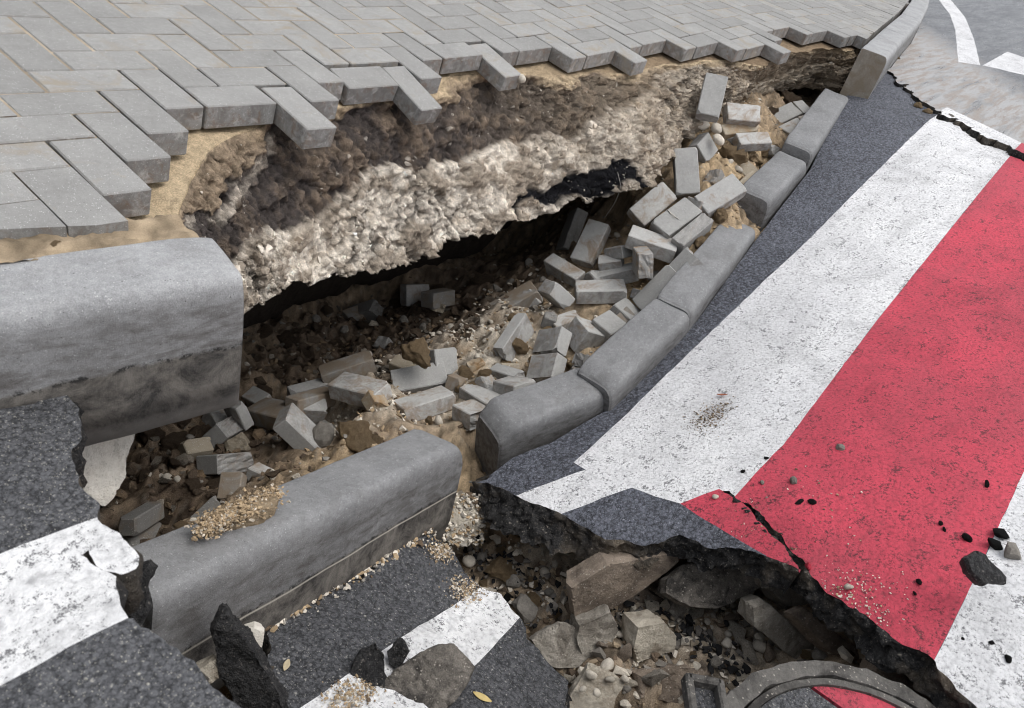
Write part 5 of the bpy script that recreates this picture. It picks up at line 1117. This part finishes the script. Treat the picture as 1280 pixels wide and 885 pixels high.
# ------------------------------------------------------------------ small things: leaves, string, wire
def m_plain(name, c, rough=.7):
    n = NM(name); v = n.objc(); f = n.noise(v, 60, 4, .6); return n.fin(n.ramp(f, [(.3, tuple(x * .7 for x in c)), (.7, c)]), rough)
LEAFM = {'yellow': m_plain('yellow_leaf', (.60, .47, .2)), 'brown': m_plain('brown_leaf', (.30, .10, .05)), 'pale': m_plain('pale_leaf', (.50, .42, .28))}
def leaf(p, L, W, rz, mat, label, up=(0, 0, 1)):
    V, Fs = [], []; n = 9
    for i in range(n):
        t = i / (n - 1); w = W * math.sin(math.pi * min(.97, max(.03, t))) ** .8; 
        for s in (-1, -.5, 0, .5, 1): V.append(((t - .5) * L, s * w / 2, .12 * W * abs(s) + .08 * L * (t - .5) ** 2 + .001 + .0))
    for i in range(n - 1):
        for j in range(4): a = i * 5 + j; Fs.append((a, a + 5, a + 6, a + 1))
    o = mesh_obj('leaf', V, Fs, mat, smooth=True); md = o.modifiers.new('thickness', 'SOLIDIFY'); md.thickness = .0006
    o.location = (p[0], p[1], p[2] + .004); q = Vector(up).to_track_quat('Z', 'X') @ Quaternion((0, 0, 1), rz); o.rotation_mode = 'QUATERNION'; o.rotation_quaternion = q; tag(o, label, 'leaf'); return o
p = hit(602, 873, Z_W, -.9); leaf(p, .045, .015, 1.9, LEAFM['yellow'], 'yellow leaf lying on dark asphalt beside the boulder')
p = hit(358, 833, Z_W, -.8); leaf(p, .026, .013, .6, LEAFM['pale'], 'small pale leaf on the sunken lined strip')
p = hit(902, 495, z_slab, -.6); leaf(p, .034, .012, .1, LEAFM['brown'], 'reddish brown leaf on the white stripe above the dirt patch', (-.1,.45,.9))
def tube(name, pts, r, mat, n=6):
    pts = [np.array(p, float) for p in pts]; V, Fs = [], []
    for i, p in enumerate(pts):
        d = pts[min(i + 1, len(pts) - 1)] - pts[max(i - 1, 0)]; d /= np.linalg.norm(d); a = np.cross(d, [.3, .5, .8]); a /= np.linalg.norm(a); b = np.cross(d, a)
        for k in range(n): t = 2 * math.pi * k / n; V.append(p + r * (a * math.cos(t) + b * math.sin(t)))
    for i in range(len(pts) - 1):
        for k in range(n): a = i * n + k; b = i * n + (k + 1) % n; Fs.append((a, a + n, b + n, b))
    Fs += [tuple(range(n)), tuple(range((len(pts) - 1) * n, len(pts) * n))]
    return mesh_obj(name, V, Fs, mat, smooth=True)
w0, w1 = at(776, 232, -.46), at(759, 270, -.68); mids = [w0 + (w1 - w0) * t + np.array([.012 * math.sin(5 * t), 0, -.02 * math.sin(3.1 * t)]) for t in np.linspace(0, 1, 10)]
o = tube('wire', [at(772, 215, -.42)] + mids, .0013, m_plain('wire', (.30, .28, .26))); tag(o, 'thin bent wire hanging from the bank into the hollow', 'wire')
sb = [b for b in BRICKS if 'string' in b[4]][0]; q_ = Quaternion(sb[2]); bc = Vector(sb[1]); on = lambda x, y, z=.033: np.array(bc + q_ @ Vector((x, y, z)))
sp = at(841, 256, -.5); d_ = on(0, 0); smat = m_plain('string', (.62, .58, .52), .9)
import itertools
st = [on(-.01 + .0015 * math.sin(k * 1.7), .045 - .007 * k, .032 + .001 * math.sin(k)) for k in range(10)]
o = tube('string', st, .0018, smat); tag(o, 'shred of pale frayed string on the darker paver', 'string')
for dx in (-.008, .007): tube('strand', [p + np.array([dx * t / 6, dx * .3, 0]) for t, p in enumerate(st[:8])], .0012, smat, 5).parent = o
# soil walls that close the ground around the hole
V = [(-.76,-2.61,-1.6),(4.76,-2.61,-1.6),(4.76,1.11,-1.6),(-.76,1.11,-1.6),(-.76,-2.61,-.34),(4.76,-2.61,-.34),(4.76,1.11,-.22),(-.76,1.11,-.34)]
o = mesh_obj('soil_wall', V, [(0,1,5,4),(1,2,6,5),(2,3,7,6),(3,0,4,7),(0,3,2,1)], MAT['soil'], col=np.tile((.10,.075,.055), (8,1))); tag(o, kind='structure')
